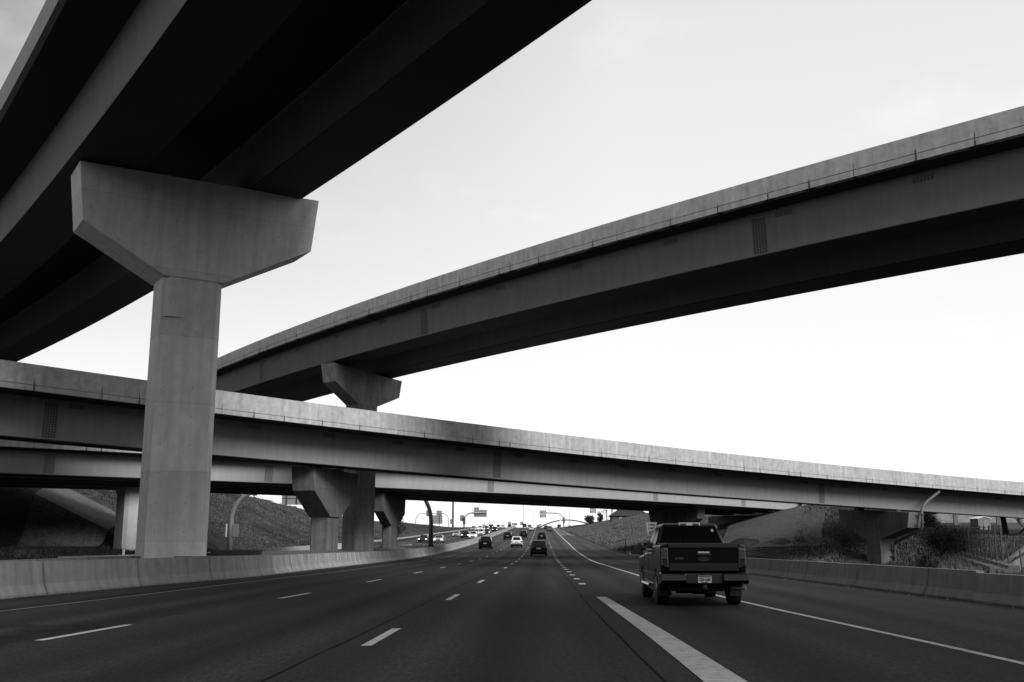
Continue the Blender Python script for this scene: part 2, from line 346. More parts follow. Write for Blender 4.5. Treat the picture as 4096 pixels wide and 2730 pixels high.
def ribbon(name, fl, fr, dz, mat, ys_, kind='structure', n=1):
    mm = M()
    v = []; 
    for y in ys_:
        for j in range(n + 1):
            x = fl(y) + (fr(y) - fl(y)) * j / n; v.append((x, y, float(zs(x, y)) + dz))
    w = n + 1
    fs = [(i * w + j, i * w + j + 1, (i + 1) * w + j + 1, (i + 1) * w + j) for i in range(len(ys_) - 1) for j in range(n)]
    mm.add(v, fs, [[((v[k][0] - float(l2(v[k][1]))) / 3.75, v[k][1]) for k in f] for f in fs])
    o = obj(name, mm, mat, fix=False); tag(o, kind=kind); return o
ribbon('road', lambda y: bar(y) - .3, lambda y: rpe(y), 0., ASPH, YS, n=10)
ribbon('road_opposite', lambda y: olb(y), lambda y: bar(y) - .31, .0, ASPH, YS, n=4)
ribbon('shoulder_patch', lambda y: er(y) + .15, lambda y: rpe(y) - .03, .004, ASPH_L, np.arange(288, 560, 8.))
m, t, b = newmat('road_paint')
tx = N(t, 'ShaderNodeTexCoord'); n1 = noise(t, tx.outputs['Object'], 6, 5, .7); n2 = noise(t, tx.outputs['Object'], .8, 3)
k = math_(t, 'MULTIPLY', mrange(t, n1, .38, .5, .62, 1.), mrange(t, n2, .3, .7, .75, 1.05)); grey(t, math_(t, 'MULTIPLY', k, .46), b); b.inputs['Roughness'].default_value = .75
PAINT = m
m, t, b = newmat('worn_paint')
n1 = noise(t, N(t, 'ShaderNodeTexCoord').outputs['Object'], 3, 5, .75)
grey(t, mrange(t, n1, .38, .6, .09, .17), b); b.inputs['Roughness'].default_value = .8; PAINT_W = m
def line(name, f, w, y0, y1, mat=PAINT, dz=.008, step=4.):
    ys_ = np.unique(np.concatenate([np.arange(y0, y1, step), [y1]]))
    return ribbon(name, lambda y: f(y) - w(y) / 2 if callable(w) else f(y) - w / 2, lambda y: f(y) + w(y) / 2 if callable(w) else f(y) + w / 2, dz, mat, ys_)
def dashes(name, f, w, y0, y1, length=3.05, period=12.19, dz=.008, mat=PAINT):
    mm = M(); y = y0
    while y < y1:
        q = [(f(y) - w / 2, y, zr(y) + dz), (f(y) + w / 2, y, zr(y) + dz), (f(y + length) + w / 2, y + length, zr(y + length) + dz), (f(y + length) - w / 2, y + length, zr(y + length) + dz)]
        mm.add(q, [(0, 1, 2, 3)]); y += period
    tag(obj(name, mm, mat, fix=False), kind='structure')
line('edge_line_left', el, .12, -20, 560, PAINT_W)
line('edge_line_right', er, lambda y: np.interp(y, [0, 60, 200, 560], [.13, .15, .25, .3]), -5, 560)
line('gore_line', lambda y: interp([(0, 2.0), (11.1, 2.215), (16, 2.31), (28.7, 2.43)], y), lambda y: np.interp(y, [0, 11, 16, 29], [.50, .45, .40, .27]), 2, 28.7, dz=.009, step=3.)
dashes('lane_line', l1, .15, 15.8, 560); dashes('lane_line', l2, .15, 2.8, 560)
dashes('lane_line', lambda y: l3(y), .24, 37.8, 560, 1.1, 5.6)
dashes('lane_line', lambda y: l2(y), .16, 200, 560, 2.5, 6.1, dz=.012)
dashes('lane_line', lambda y: bar(y) - 4.8, .15, 130, 560); dashes('lane_line', lambda y: bar(y) - 8.5, .15, 134, 560)
line('edge_line_opposite', lambda y: olb(y) + 2.2, .15, 100, 560, PAINT_W)
# tar-filled cracks beside the lane lines
TAR = plain('tar', .008, .95, spec=.02, noise=0)
def crack(f, y0, y1, w=.05):
    ph = random.random() * 9
    ff = lambda y: f(y) + .02 * math.sin(y * .23 + ph) + .008 * math.sin(y * 1.3 + ph * 2)
    line('tar_seam', ff, lambda y: w * (.25 + .35 * abs(math.sin(y * .7 + ph))), y0, y1, TAR, dz=.005, step=.8)
crack(lambda y: l2(y) - .42, 6, 160); crack(lambda y: l1(y) - .3, 15, 90, .04); crack(lambda y: l3(y) - .38, 9, 170, .05)

# ------------------------------------------------------------------ sweeps along a path (barriers, bridges)
def sweep(path, sec, closed=True, caps=True, us=None, vofs=0.):
    """path: list of (point, side unit vector, up offset scale); sec: [(off, dz)] -> M with uv (station, height)"""
    mm = M(); n = len(sec); P = []
    for (p, nrm, ez) in path:
        for (o_, dz) in sec: P.append((p[0] + nrm[0] * o_, p[1] + nrm[1] * o_, p[2] + dz + ez * o_))
    st = [0.]
    for i in range(1, len(path)):
        st.append(st[-1] + math.dist(path[i][0][:2], path[i - 1][0][:2]))
    if us is not None: st = list(us) if len(us) == len(path) else [us[0] + q for q in st]
    pr = [0.]
    for j in range(1, n + 1): pr.append(pr[-1] + math.dist(sec[j % n], sec[j - 1]))
    fs = []; uvs = []
    for i in range(len(path) - 1):
        for j in range(n if closed else n - 1):
            k = (j + 1) % n
            fs.append((i * n + j, i * n + k, (i + 1) * n + k, (i + 1) * n + j))
            h0, h1 = sec[j][1], sec[k][1]
            if abs(h0 - h1) < .05: h0, h1 = pr[j] * .7 - 5, pr[j + 1] * .7 - 5
            uvs.append([(st[i], h0), (st[i], h1), (st[i + 1], h1), (st[i + 1], h0)])
    if caps and closed:
        fs += [tuple(range(n))[::-1], tuple(range((len(path) - 1) * n, len(path) * n))]
        uvs += [[(o_, d) for o_, d in sec][::-1], [(o_, d) for o_, d in sec]]
    mm.add(P, fs, uvs); return mm
JERSEY = [(-.31, 0), (-.31, .08), (-.19, .30), (-.10, .86), (.10, .86), (.19, .30), (.31, .08), (.31, 0)]
def fpath(f, y0, y1, step=3., dz=-.03):
    out = []; ys_ = np.unique(np.concatenate([np.arange(y0, y1, step), [y1]]))
    for y in ys_:
        s = (f(y + .5) - f(y - .5)); n_ = Vector((1, -s, 0)).normalized()
        out.append(((float(f(y)), float(y), float(zr(y)) + dz), n_, 0.))
    return out
def barrier(f, y0, y1, label, mat, hs=1., ws=1., group=None, dz=-.03, cat='barrier', tex_off=0.):
    path = fpath(f, y0, y1, dz=dz); p0 = Vector(path[0][0])
    pr_ = [((Vector(p) - p0), n_, e) for p, n_, e in path]
    sw = sweep([(tuple(p), n_, e) for p, n_, e in pr_], [(a * ws, b_ * hs) for a, b_ in JERSEY])
    o = obj('concrete_barrier', sw, mat, loc=tuple(p0)); tag(o, label, cat, group); return o
barrier(lambda y: bar(y) - .31, -40, 50.8, 'smooth grey concrete barrier at the left shoulder, running in front of the tall round-shouldered pier', CONC_BAR, 1.12)
barrier(lambda y: bar(y) - .42, 50.95, 119, 'stained pale concrete barrier edging the raised median below the hammerhead piers', CONC_OLD, 1.06, 1.2)
barrier(lambda y: bar(y) - .2, 119.1, 127.5, 'short leaning concrete barrier piece overlapping at the foot of the curved sign pole', CONC_OLD, 1.05)
barrier(lambda y: bar(y) - .5, 127.9, 560, 'long streaked concrete barrier between the two carriageways climbing to the crest', CONC_OLD, 1.1)
barrier(medf, 30, 96, 'concrete barrier on the far side of the median behind the nearest pier', CONC_BAR, 1.05)
o = barrier(medf, 119, 141, 'pale streaked barrier stub with sloped end left of the curved sign pole', CONC_OLD, 1.0, 1.2, dz=.15)
barrier(lambda y: olb(y) + .1, 60, 100, 'white concrete barrier at the foot of the grass bank, nearer length', concrete('barrier_pale', .36, uv=True, streak=.25, mottle=.3), .86, group=None, dz=.0)
barrier(lambda y: olb(y) + .1, 100.1, 168, 'white concrete barrier at the foot of the grass bank, farther higher length', MATS['barrier_pale'], 1.0)
barrier(lambda y: rpe(y) - .45, 6, 27, 'grey concrete barrier end at the right frame edge with its top stepping down', CONC_BAR, .84)
barrier(lambda y: rpe(y) - .4, 27.05, 92, 'long grey concrete barrier on the right shoulder behind the pickup truck', CONC_BAR, .9)
# raised median
mm = M(); ys_ = np.arange(50.9, 127.1, 2.)
v = []
for y in ys_: v += [(bar(y) - .55, y, zr(y) + .80), ((bar(y) + medf(y)) / 2, y, zr(y) + 1.02), (medf(y) + .1, y, zr(y) + .86)]
mm.add(v, [(i * 3 + j, i * 3 + j + 1, i * 3 + j + 4, i * 3 + j + 3) for i in range(len(ys_) - 1) for j in range(2)])
mm.add([(bar(50.9) - .55, 50.9, .80), ((bar(50.9) + medf(50.9)) / 2, 50.9, 1.02), (medf(50.9) + .1, 50.9, .86), (medf(50.9) + .1, 50.9, -.1), (bar(50.9) - .55, 50.9, -.1)], [(0, 1, 2, 3, 4)])
tag(obj('median', mm, concrete('median_cover', .1, streak=.2, mottle=.5), fix=False), kind='structure')
mm = M(); mm.box(-1.15, 1.15, -.3, .3, .0, .27); mm.box(-1.45, -1.1, -.2, .2, 0, .12)
tag(obj('drain_box', mm, plain('dark_box', .02, .8), loc=(-13.0, 49.4, .90), rz=R(8), bevel=.05), 'long black box lying on the end of the raised median', 'box')
mm = M(); mm.box(-1.9, 1.9, -2.2, 1.2, -.4, .9)
tag(obj('median_plinth', mm, CONC, loc=(-14.9, 48.6, 0)), kind='structure')

# ------------------------------------------------------------------ flyovers
def curve(p, s0, s1, step=2.5):
    x0, y0, th, k, z0, g, q, e = p
    S = np.arange(-130, 180.01, .5); a = R(th) + k * S * 1e-3
    X = np.cumsum(np.sin(a)) * .5; Y = np.cumsum(np.cos(a)) * .5; i0 = np.argmin(abs(S)); X += x0 - X[i0]; Y += y0 - Y[i0]
    Z = z0 + g * .01 * S + q * 1e-4 * S * S
    out = []
    for s in np.unique(np.round(np.concatenate([np.arange(s0, s1 - .01, step), [s1]]), 4)):
        out.append((s, np.interp(s, S, X), np.interp(s, S, Y), np.interp(s, S, Z), np.interp(s, S, a)))
    return out
def bpath(p, side, s0, s1, step=2.5):
    return [((X, Y, Z), Vector((math.cos(a) * side, -math.sin(a) * side, 0)), -p[7] * .01) for s, X, Y, Z, a in curve(p, s0, s1, step)]
def flyover(name, label, p, side, s0, s1, W, Wf, bh, eh, dep, tubs, par_mat, web_mat, splices, patch=None, wtop=.12, bw=.3):
    root = empty('flyover_bridge', bpath(p, side, 0, 1)[0][0], label, 'bridge')
    org = Vector(root.location)
    def P(a, b_, st=2.5): return [((x - org.x, y - org.y, z - org.z), n_, e) for (x, y, z), n_, e in bpath(p, side, a, b_, st)]
    us = [s for s, *_ in curve(p, s0, s1)]
    path = P(s0, s1)
    w1 = tubs[0][0] + wtop + .15; w2 = tubs[-1][1] - wtop - .15
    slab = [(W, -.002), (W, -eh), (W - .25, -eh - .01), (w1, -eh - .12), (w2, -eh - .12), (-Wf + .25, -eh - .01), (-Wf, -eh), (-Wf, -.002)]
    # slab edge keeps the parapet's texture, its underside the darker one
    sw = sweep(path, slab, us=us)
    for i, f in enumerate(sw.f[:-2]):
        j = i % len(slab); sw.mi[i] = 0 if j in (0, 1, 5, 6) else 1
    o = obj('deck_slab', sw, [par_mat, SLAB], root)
    for sgn, ww in ((1, W), (-1, -Wf)):
        sec = [(ww - sgn * .05, 0), (ww - sgn * .05, .035), (ww - sgn * .012, .035), (ww - sgn * .012, bh), (ww - sgn * .20, bh), (ww - sgn * .26, .35), (ww - sgn * .42, .10), (ww - sgn * .42, 0)]
        obj('parapet', sweep(path, sec, us=us), par_mat, root)
    for ti, (a, b_) in enumerate(tubs):
        ta, tb = a + wtop, b_ - wtop
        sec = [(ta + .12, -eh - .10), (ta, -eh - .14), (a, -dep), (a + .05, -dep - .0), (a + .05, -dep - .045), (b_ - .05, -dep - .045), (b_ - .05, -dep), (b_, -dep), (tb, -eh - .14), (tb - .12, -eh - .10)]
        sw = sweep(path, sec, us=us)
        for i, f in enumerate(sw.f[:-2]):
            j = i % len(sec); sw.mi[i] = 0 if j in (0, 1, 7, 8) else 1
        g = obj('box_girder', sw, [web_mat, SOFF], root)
        if ti == 0:
            for s in splices:
                q = P(s - .42, s + .42, .84)
                sc_ = [(ta - (ta - a) * .06 + .02, -eh - .35), (a + (ta - a) * .04 + .02, -dep + .10)]
                mm = sweep(q, sc_, closed=False, us=[0, .84])
                mm.uv = [[(0, 0), (0, 2.0), (.84, 2.0), (.84, 0)] for _ in mm.f]
                sp = obj('splice_plate', mm, bolted('splice_' + web_mat.name, .12 if web_mat is GIRD else .22), g, fix=False)
            if patch:
                s = patch[0]
                while s < patch[1]:
                    q = P(s - .5, s + .5, 1.)
                    mm = sweep(q, [(ta + .012, -eh - .28), (ta - .02 + .012, -eh - .55)], closed=False, us=[0, 1.])
                    mm.uv = [[(0, 0), (0, .43), (1, .43), (1, 0)] for _ in mm.f]
                    obj('bolt_row', mm, bolted('bolts_' + web_mat.name, .13), g, fix=False)
                    s += patch[2]
    return root
PA = [-15.425, 46.003, -35.505, -1.2064, 21.503, -.194, 1.1560, 0.]
PB = [10.68, 59.584, -42.165, 2.273, 18.675, .974, -.942, -7.849]
PC = [-12.282, 77.999, 48.168, 3.476, 9.922, -2.276, -.661, 6.0]
PD = [-12.001, 112.001, 50., .6, 8.954, -.395, -1.562, -3.]
flyover('A', 'massive dark flyover crossing right overhead at the upper left, seen from below', PA, -1, -115, 150, 7.603, 7.194, .97, .35, 3.016, [(4.965, 1.985), (-3.120, -5.715)], CONC_A, GIRD, [-22.], None)
flyover('B', 'high curved flyover sweeping from the upper right down behind the nearest pier', PB, -1, -75, 150, 4.935, 4.9, .89, .32, 2.652, [(3.664, 1.975), (-1.401, -3.185)], CONC_BR, GIRD, [-7.4, 21.9, 50.3], (-60, 100, 7.3))
flyover('C', 'low concrete flyover spanning the full width from left edge down to the right edge', PC, 1, -85, 150, 5., 5., 1.195, .298, 2.797, [(2.255, .7), (-.9, -2.6)], CONC_BR, GIRD, [-23.2, 12.6, 54.0, 92.], (-40, 110, 6.1))
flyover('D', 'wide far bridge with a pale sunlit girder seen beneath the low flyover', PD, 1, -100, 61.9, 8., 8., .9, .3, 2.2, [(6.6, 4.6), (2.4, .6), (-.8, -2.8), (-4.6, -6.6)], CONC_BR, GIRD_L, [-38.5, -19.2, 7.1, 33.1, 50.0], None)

# ------------------------------------------------------------------ piers
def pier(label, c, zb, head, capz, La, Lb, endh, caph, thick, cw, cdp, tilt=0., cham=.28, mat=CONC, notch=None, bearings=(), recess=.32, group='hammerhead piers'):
    """head = compass heading of the cap's long axis; La/Lb = arm lengths towards -axis/+axis"""
    root = empty('bridge_pier', (c[0], c[1], zb), label, 'pier', group, rz=-R(head) + R(90))
    # local: x along the axis, y across, z from base
    H_ = capz - zb
    def top(x): return H_ + tilt * x
    zc_ = H_ - caph
    poly = [(-La, top(-La)), (-La + recess, top(-La) - endh), (-cw / 2 - .02, zc_), (cw / 2 + .02, zc_), (Lb - recess, top(Lb) - endh), (Lb, top(Lb))]
    mm = M(); mm.prism(poly, -thick / 2, thick / 2, 'y')
    obj('cap', mm, mat, root, bevel=.035)
    a, b_ = cw / 2, cdp / 2; h = cham
    sec = [(-a + h, -b_), (a - h, -b_), (a, -b_ + h), (a, b_ - h), (a - h, b_), (-a + h, b_), (-a, b_ - h), (-a, -b_ + h)]
    if notch:
        zn, nx_, ny_ = notch
        mm = M(); mm.prism(sec, zn, zc_ + .02, 'z')
        sec2 = [(-a + nx_, -b_)] + sec[1:-1] + [(-a, -b_ + ny_)]
        mm.prism(sec2, -1.2, zn, 'z')
    else:
        mm = M(); mm.prism(sec, -1.2, zc_ + .02, 'z')
    obj('column', mm, mat, root)
    for x in bearings:
        m2 = M(); m2.box(x - .38, x + .38, -.38, .38, top(x) - .02, top(x) + .22); obj('bearing', m2, DARKSTEEL, root)
    return root
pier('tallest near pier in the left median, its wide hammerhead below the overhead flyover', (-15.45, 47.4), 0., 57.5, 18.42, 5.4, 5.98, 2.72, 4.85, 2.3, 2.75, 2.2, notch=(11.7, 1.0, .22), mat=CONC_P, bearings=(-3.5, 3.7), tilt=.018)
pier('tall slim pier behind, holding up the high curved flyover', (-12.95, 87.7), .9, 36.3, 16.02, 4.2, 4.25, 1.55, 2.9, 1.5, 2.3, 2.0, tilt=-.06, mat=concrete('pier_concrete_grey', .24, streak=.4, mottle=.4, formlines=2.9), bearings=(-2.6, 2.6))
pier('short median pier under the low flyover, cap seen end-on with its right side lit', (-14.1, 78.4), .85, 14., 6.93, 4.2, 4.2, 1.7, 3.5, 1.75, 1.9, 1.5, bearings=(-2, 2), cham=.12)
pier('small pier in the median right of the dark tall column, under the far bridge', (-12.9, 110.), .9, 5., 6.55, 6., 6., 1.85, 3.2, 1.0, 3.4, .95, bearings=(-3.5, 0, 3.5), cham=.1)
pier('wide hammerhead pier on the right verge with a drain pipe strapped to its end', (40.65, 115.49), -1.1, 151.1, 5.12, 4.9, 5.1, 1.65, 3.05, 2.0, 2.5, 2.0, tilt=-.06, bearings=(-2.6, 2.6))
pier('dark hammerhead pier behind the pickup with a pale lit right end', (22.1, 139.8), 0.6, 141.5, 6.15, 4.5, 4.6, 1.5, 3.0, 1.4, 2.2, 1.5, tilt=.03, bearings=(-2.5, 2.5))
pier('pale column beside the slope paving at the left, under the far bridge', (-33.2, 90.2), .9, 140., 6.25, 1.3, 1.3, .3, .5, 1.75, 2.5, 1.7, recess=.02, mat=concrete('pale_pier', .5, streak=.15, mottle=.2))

# drain pipe on the right pier
rootp = empty('drain_pipe', (46, 110.8, 1.), 'rusty vertical drain pipe bending from the low flyover down the right-hand pier', 'pipe')
ax = Vector((math.sin(R(151.1)), math.cos(R(151.1)), 0)); dd = Vector((math.sin(R(61.1)), math.cos(R(61.1)), 0)); pc = Vector((40.65, 115.49, 0))
def lp(a, d, z): return pc + ax * a + dd * d + Vector((0, 0, z)) - Vector(rootp.location)
pts = [lp(4.1, 5.0, 7.35), lp(4.7, 4.5, 7.1), lp(5.35, 1.6, 5.95), lp(5.5, 1.0, 5.6), lp(5.5, .55, 5.1), lp(5.5, .45, 3.25), lp(5.2, .45, 2.95), lp(2.1, .45, 1.75), lp(1.65, .45, 1.5), lp(1.6, .45, 1.2), lp(1.6, .45, -2.4)]
mm = M(); mm.tube(pts, .15, 12)
obj('pipe', mm, plain('pipe_metal', .09, .6, .2, noise=.5, nscale=5), rootp, smooth=True)
for a_, z_ in ((5.5, 4.6), (5.5, 3.7), (1.6, .9), (1.6, .2)):
    m2 = M(); q = lp(a_, .45, z_); m2.box(q.x - .55, q.x + .3, q.y - .05, q.y + .05, q.z - .035, q.z + .035); m2.box(q.x - .18, q.x + .18, q.y - .18, q.y + .18, q.z - .06, q.z + .06); obj('bracket', m2, DARKSTEEL, rootp)

# far-bridge abutment on the right with wing wall
sA = curve(PD, 61.9, 62.0)[0]; ab = Vector((sA[1], sA[2], 0)); dA = Vector((math.sin(sA[4]), math.cos(sA[4]), 0)); nA = Vector((math.cos(sA[4]), -math.sin(sA[4]), 0))
rootA = empty('abutment', tuple(ab), 'concrete abutment with pale wing wall where the far bridge lands on the right bank', 'abutment')
def qbox(a0, a1, d0, d1, z0, z1):
    v = []
    for z in (z0, z1):
        for d in (d0, d1):
            for a in (a0, a1): p = nA * a + dA * d; v.append((p.x, p.y, z))
    return M().add(v, [(0, 2, 3, 1), (4, 5, 7, 6), (0, 1, 5, 4), (2, 6, 7, 3), (0, 4, 6, 2), (1, 3, 7, 5)])
ABC = concrete('abutment_concrete', .14, streak=.3, mottle=.3)
obj('bearing_seat', qbox(-8, 7.6, -2.4, 1.4, 2., 5.55), ABC, rootA)
obj('back_wall', qbox(-8, 8.0, 1.0, 1.6, 2., 8.1), ABC, rootA)
mm = M(); pr_ = [(-2.2, 3.2), (-2.2, 5.2), (-.2, 8.0), (6, 7.6), (6, 6.2)]
v = []
for a in (8.02, 8.45):
    for d, z in pr_: p = nA * a + dA * d; v.append((p.x, p.y, z))
mm.add(v, [(4, 3, 2, 1, 0), (5, 6, 7, 8, 9)] + [(i, (i + 1) % 5, 5 + (i + 1) % 5, 5 + i) for i in range(5)])
obj('wing_wall', mm, concrete('wing_concrete', .34, streak=.1, mottle=.15), rootA)
def draped(name, corners, n, mat, dz=.12, thick=.0):
    """sheet laid over the ground between four plan corners"""
    mm = M(); c = [Vector((x, y, 0)) for x, y in corners]; v = []
    for i in range(n + 1):
        for j in range(n + 1):
            u_, w_ = i / n, j / n; p = c[0] * (1 - u_) * (1 - w_) + c[1] * u_ * (1 - w_) + c[2] * u_ * w_ + c[3] * (1 - u_) * w_
            v.append((p.x, p.y, float(ground(p.x, p.y, False)) + dz))
    mm.add(v, [(i * (n + 1) + j, (i + 1) * (n + 1) + j, (i + 1) * (n + 1) + j + 1, i * (n + 1) + j + 1) for i in range(n) for j in range(n)])
    return tag(obj(name, mm, mat, fix=False), kind='structure')
draped('slope_paving', [(25.5, 129.5), (36.2, 123.), (46, 148.), (36, 158)], 20, PAVE, dz=.1)
draped('slope_paving_left', [(-34.0, 82.5), (-39.5, 82.5), (-49.5, 112), (-40.5, 112)], 12, concrete('slope_paving_stained', .12, streak=.6, mottle=.6), dz=.25)

# ------------------------------------------------------------------ sign structures
def gz(x, y): return float(ground(x, y, False))
GAN = plain('sign_pole', .28, .5, .2, noise=.15)
def arc_pts(x0, z0, z1, dx, n=8):      # quarter bend from vertical at x0 to horizontal at x0+dx, top z1
    r = z1 - z0
    return [(x0 + dx * (1 - math.cos(t)), 0, z0 + r * math.sin(t)) for t in [math.pi / 2 * i / n for i in range(1, n + 1)]]
def sign_panel(parent, x0, x1, z0, z1, y, face, back, ribs=3, facing=-1):
    mm = M(); mm.box(x0, x1, y - .03, y + .03, z0, z1)
    p = obj('sign_panel', mm, back, parent)
    if ribs:
        m2 = M()
        for i in range(ribs): xx = x0 + (x1 - x0) * (i + .5) / ribs; m2.box(xx - .06, xx + .06, y - .16, y - .032, z0 - .02, z1 + .02)
        m2.box(x0, x1, y - .1, y - .034, z0 + (z1 - z0) * .25, z0 + (z1 - z0) * .25 + .05); m2.box(x0, x1, y - .1, y - .034, z0 + (z1 - z0) * .72, z0 + (z1 - z0) * .72 + .05)
        obj('bracket', m2, DARKSTEEL, p)
    return p
# the near arch over the opposite carriageway
Y0 = 128.; r = empty('sign_gantry', (-9.95, Y0, 1.15), 'steel arch sign gantry over the opposite lanes, thick right leg on the median', 'gantry')
mm = M(); mm.tube([(0, 0, 0), (0, 0, 3.0)] + arc_pts(0, 3.0, 7.6, -4.0) + [(-12, 0, 7.6)], [.27, .26] + [.25] * 9, 14); obj('arch', mm, GAN, r, smooth=True)
mm = M(); mm.tube([(-24.6, 0, -1.4), (-24.6, 0, 3.0)] + [(p[0] - 24.6, p[1], p[2]) for p in arc_pts(0, 3.0, 6.6, 2.8)] + [(-20.3, 0, 6.7), (-12, 0, 7.6)], [.32, .3] + [.27] * 10, 14); obj('arch', mm, GAN, r, smooth=True)
mm = M(); mm.tube([(-22.1, 0, 6.56), (-21.6, 0, 6.6)], .40, 14); obj('flange', mm, GAN, r)
mm = M(); mm.tube([(-4.3, 0, 7.6), (-3.9, 0, 7.6)], .36, 14); obj('flange', mm, GAN, r)
mm = M(); mm.box(-.7, .7, -1.2, 1.2, -1.2, -.02); obj('footing', mm, CONC, r)
mm = M(); mm.box(-.42, .42, -.42, .42, 0, .06); [mm.tube([(a, b_, .06), (a, b_, .16)], .05, 6) for a in (-.33, .33) for b_ in (-.33, .33)]; obj('base_plate', mm, DARKSTEEL, r)
sign_panel(r, -18.6, -13.6, 5.1, 8.2, .45, SIGNBACK, SIGNBACK, 4)
for x0, x1, mt in ((-25.15, -24.95, WHITEP), (-24.3, -23.55, SIGNBACK)):
    mm = M(); mm.box(x0, x1, -.35, -.27, 1.2, 2.75); obj('small_sign', mm, mt, r, bevel=.03)
# cantilever on the left far side
def cantilever(name, x, y, ztop, side, arm, label, group=None, rad=.27, bend=3.0, zb=None):
    zb = gz(x, y) - .3 if zb is None else zb
    r = empty(name, (x, y, zb), label, 'gantry', group); h = ztop - zb
    mm = M(); mm.tube([(0, 0, 0), (0, 0, h - bend)] + arc_pts(0, h - bend, h, side * bend) + [(side * arm, 0, h + .15)], [rad * 1.25, rad * 1.1] + [rad] * 9, 12); obj('mast', mm, GAN, r, smooth=True)
    mm = M(); mm.tube([(side * (bend + .1), 0, h), (side * (bend + .7), 0, h)], rad * 1.5, 12); obj('flange', mm, GAN, r)
    return r, h
r, h = cantilever('sign_gantry', -18.4, 400, 13.45, 1, 8.6, 'cantilever sign gantry seen from behind, left of the oncoming traffic')
sign_panel(r, 3.7, 8.7, h - 1.6, h + 1.2, .5, SIGNBACK, SIGNBACK, 5); sign_panel(r, 3.7, 5.7, h + 1.25, h + 2.1, .5, SIGNBACK, SIGNBACK, 2)
mm = M(); mm.box(-.5, .5, -.3, .3, 2.4, 5.0); obj('cabinet', mm, DARKSTEEL, r); sign_panel(r, -1.7, .1, 3.6, 5.9, .4, SIGNBACK, SIGNBACK, 1)
Y0 = 430; x0 = -39.8; zb = gz(-39.8, Y0); r = empty('sign_gantry', (x0, Y0, zb - .2), 'slim arched sign gantry with two small panels standing on the left grass ridge', 'gantry'); h = 14.3 - zb
mm = M(); mm.tube([(0, 0, -.3), (0, 0, h - 3)] + arc_pts(0, h - 3, h, 2.6) + [(11.2, 0, h + .1)] + [(13.6 + p[0] - 0, 0, p[2]) for p in reversed(arc_pts(0, h - 3, h, -2.4))] + [(13.6, 0, h - 3.4), (13.6, 0, -1.5)], .17, 10); obj('arch', mm, GAN, r, smooth=True)
sign_panel(r, 4.2, 6.7, h - 1.2, h + 1.2, .3, SIGNBACK, SIGNBACK, 2); sign_panel(r, 8.5, 10.8, h - 1.2, h + 1.2, .3, SIGNBACK, SIGNBACK, 3)
# boards seen from behind
def board(x, y, zlo, zhi, w, label, post=True, mat=SIGNBACK, n=3):
    zb = gz(x, y); r = empty('road_sign', (x, y, zb), label, 'sign')
    mm = M(); mm.box(-w / 2, w / 2, -.03, .03, zlo - zb, zhi - zb); 
    p = obj('sign_panel', mm, mat, r)
    mm = M()
    for i in range(n):
        z = zlo - zb + (zhi - zlo) * (i + .5) / n; mm = M(); mm.box(-w / 2, w / 2, -.09, -.032, z - .04, z + .04); obj('stiffener', mm, DARKSTEEL, p)
    mm = M(); mm.box(.25 * w - .07, .25 * w + .07, -.24, -.095, -.3, zhi - zb - .05); obj('post', mm, DARKSTEEL, r)
    return r
board(-21.6, 300, 7.3, 9.75, 3.1, 'large sign board seen from behind on a single dark post beside the guardrail', n=4)
board(-20.3, 350, 8.2, 9.9, 1.15, 'small two-piece sign seen from behind beside the tall dark mast', n=2)
board(-1.5, 640, 13.1, 15.2, 2.0, 'left of three far sign backs above the crest of the divider', n=2)
board(1.6, 640, 13.1, 14.6, 3.4, 'wide middle one of three far sign backs above the crest of the divider', n=2)
board(6.0, 640, 13.1, 15.3, 2.1, 'right of three far sign backs above the crest, by the tall thin mast', n=2)
# readable green signs
def green(r, x0, z0, w, h, y):
    sign_panel(r, x0, x0 + w, z0, z0 + h, y, SIGNGREEN, SIGNGREEN, 0)
    p = r.children[-1]
    mm = M(); 
    for a, b_, c, d in ((x0 + .06, x0 + w - .06, z0 + .06, z0 + .13), (x0 + .06, x0 + w - .06, z0 + h - .13, z0 + h - .06), (x0 + .06, x0 + .13, z0 + .13, z0 + h - .13), (x0 + w - .13, x0 + w - .06, z0 + .13, z0 + h - .13), (x0 + .13, x0 + w - .13, z0 + h * .76, z0 + h * .76 + .05)):
        mm.box(a, b_, y - .05, y - .032, c, d)
    obj('border', mm, LETTER, p)
    cx_ = x0 + w / 2
    for s_, zz_, sz in (('EXIT 193', .87, .14), ('Lincoln', .62, .235), ('Avenue', .38, .235), ('\u00bd MILE', .14, .15)):
        text('lettering', s_, h * sz * 1.15, LETTER, p, (cx_, y - .045, z0 + h * zz_), bold=.012)
r, h = cantilever('sign_gantry', 23.9, 480, 15.7, -1, 8.2, 'curved cantilever gantry with green exit sign over the road crest', rad=.24, bend=3.6)
green(r, -11.2, h - 2.0, 3.1, 3.3, -.4)
mm = M(); mm.box(-.45, .45, -.3, .3, 2.2, 4.8); obj('cabinet', mm, DARKSTEEL, r)
r = empty('sign_gantry', (45.6, 500, 9.), 'straight mast with truss arm and green exit sign, right of the curved gantry', 'gantry')
mm = M(); mm.tube([(0, 0, 0), (0, 0, 9.0)], .3, 10); obj('mast', mm, STEEL, r)
mm = M(); mm.tube([(0, 0, 8.9), (-5.3, 0, 9.0)], .07, 6); mm.tube([(0, 0, 7.8), (-5.3, 0, 7.9)], .07, 6); [mm.tube([(-k_, 0, 7.8 + (k_ % 2) * 1.1), (-k_ - 1, 0, 8.9 - (k_ % 2) * 1.1)], .04, 5) for k_ in range(5)]; obj('truss_arm', mm, STEEL, r)
green(r, -8.2, 7.3, 3.0, 3.0, -.3)
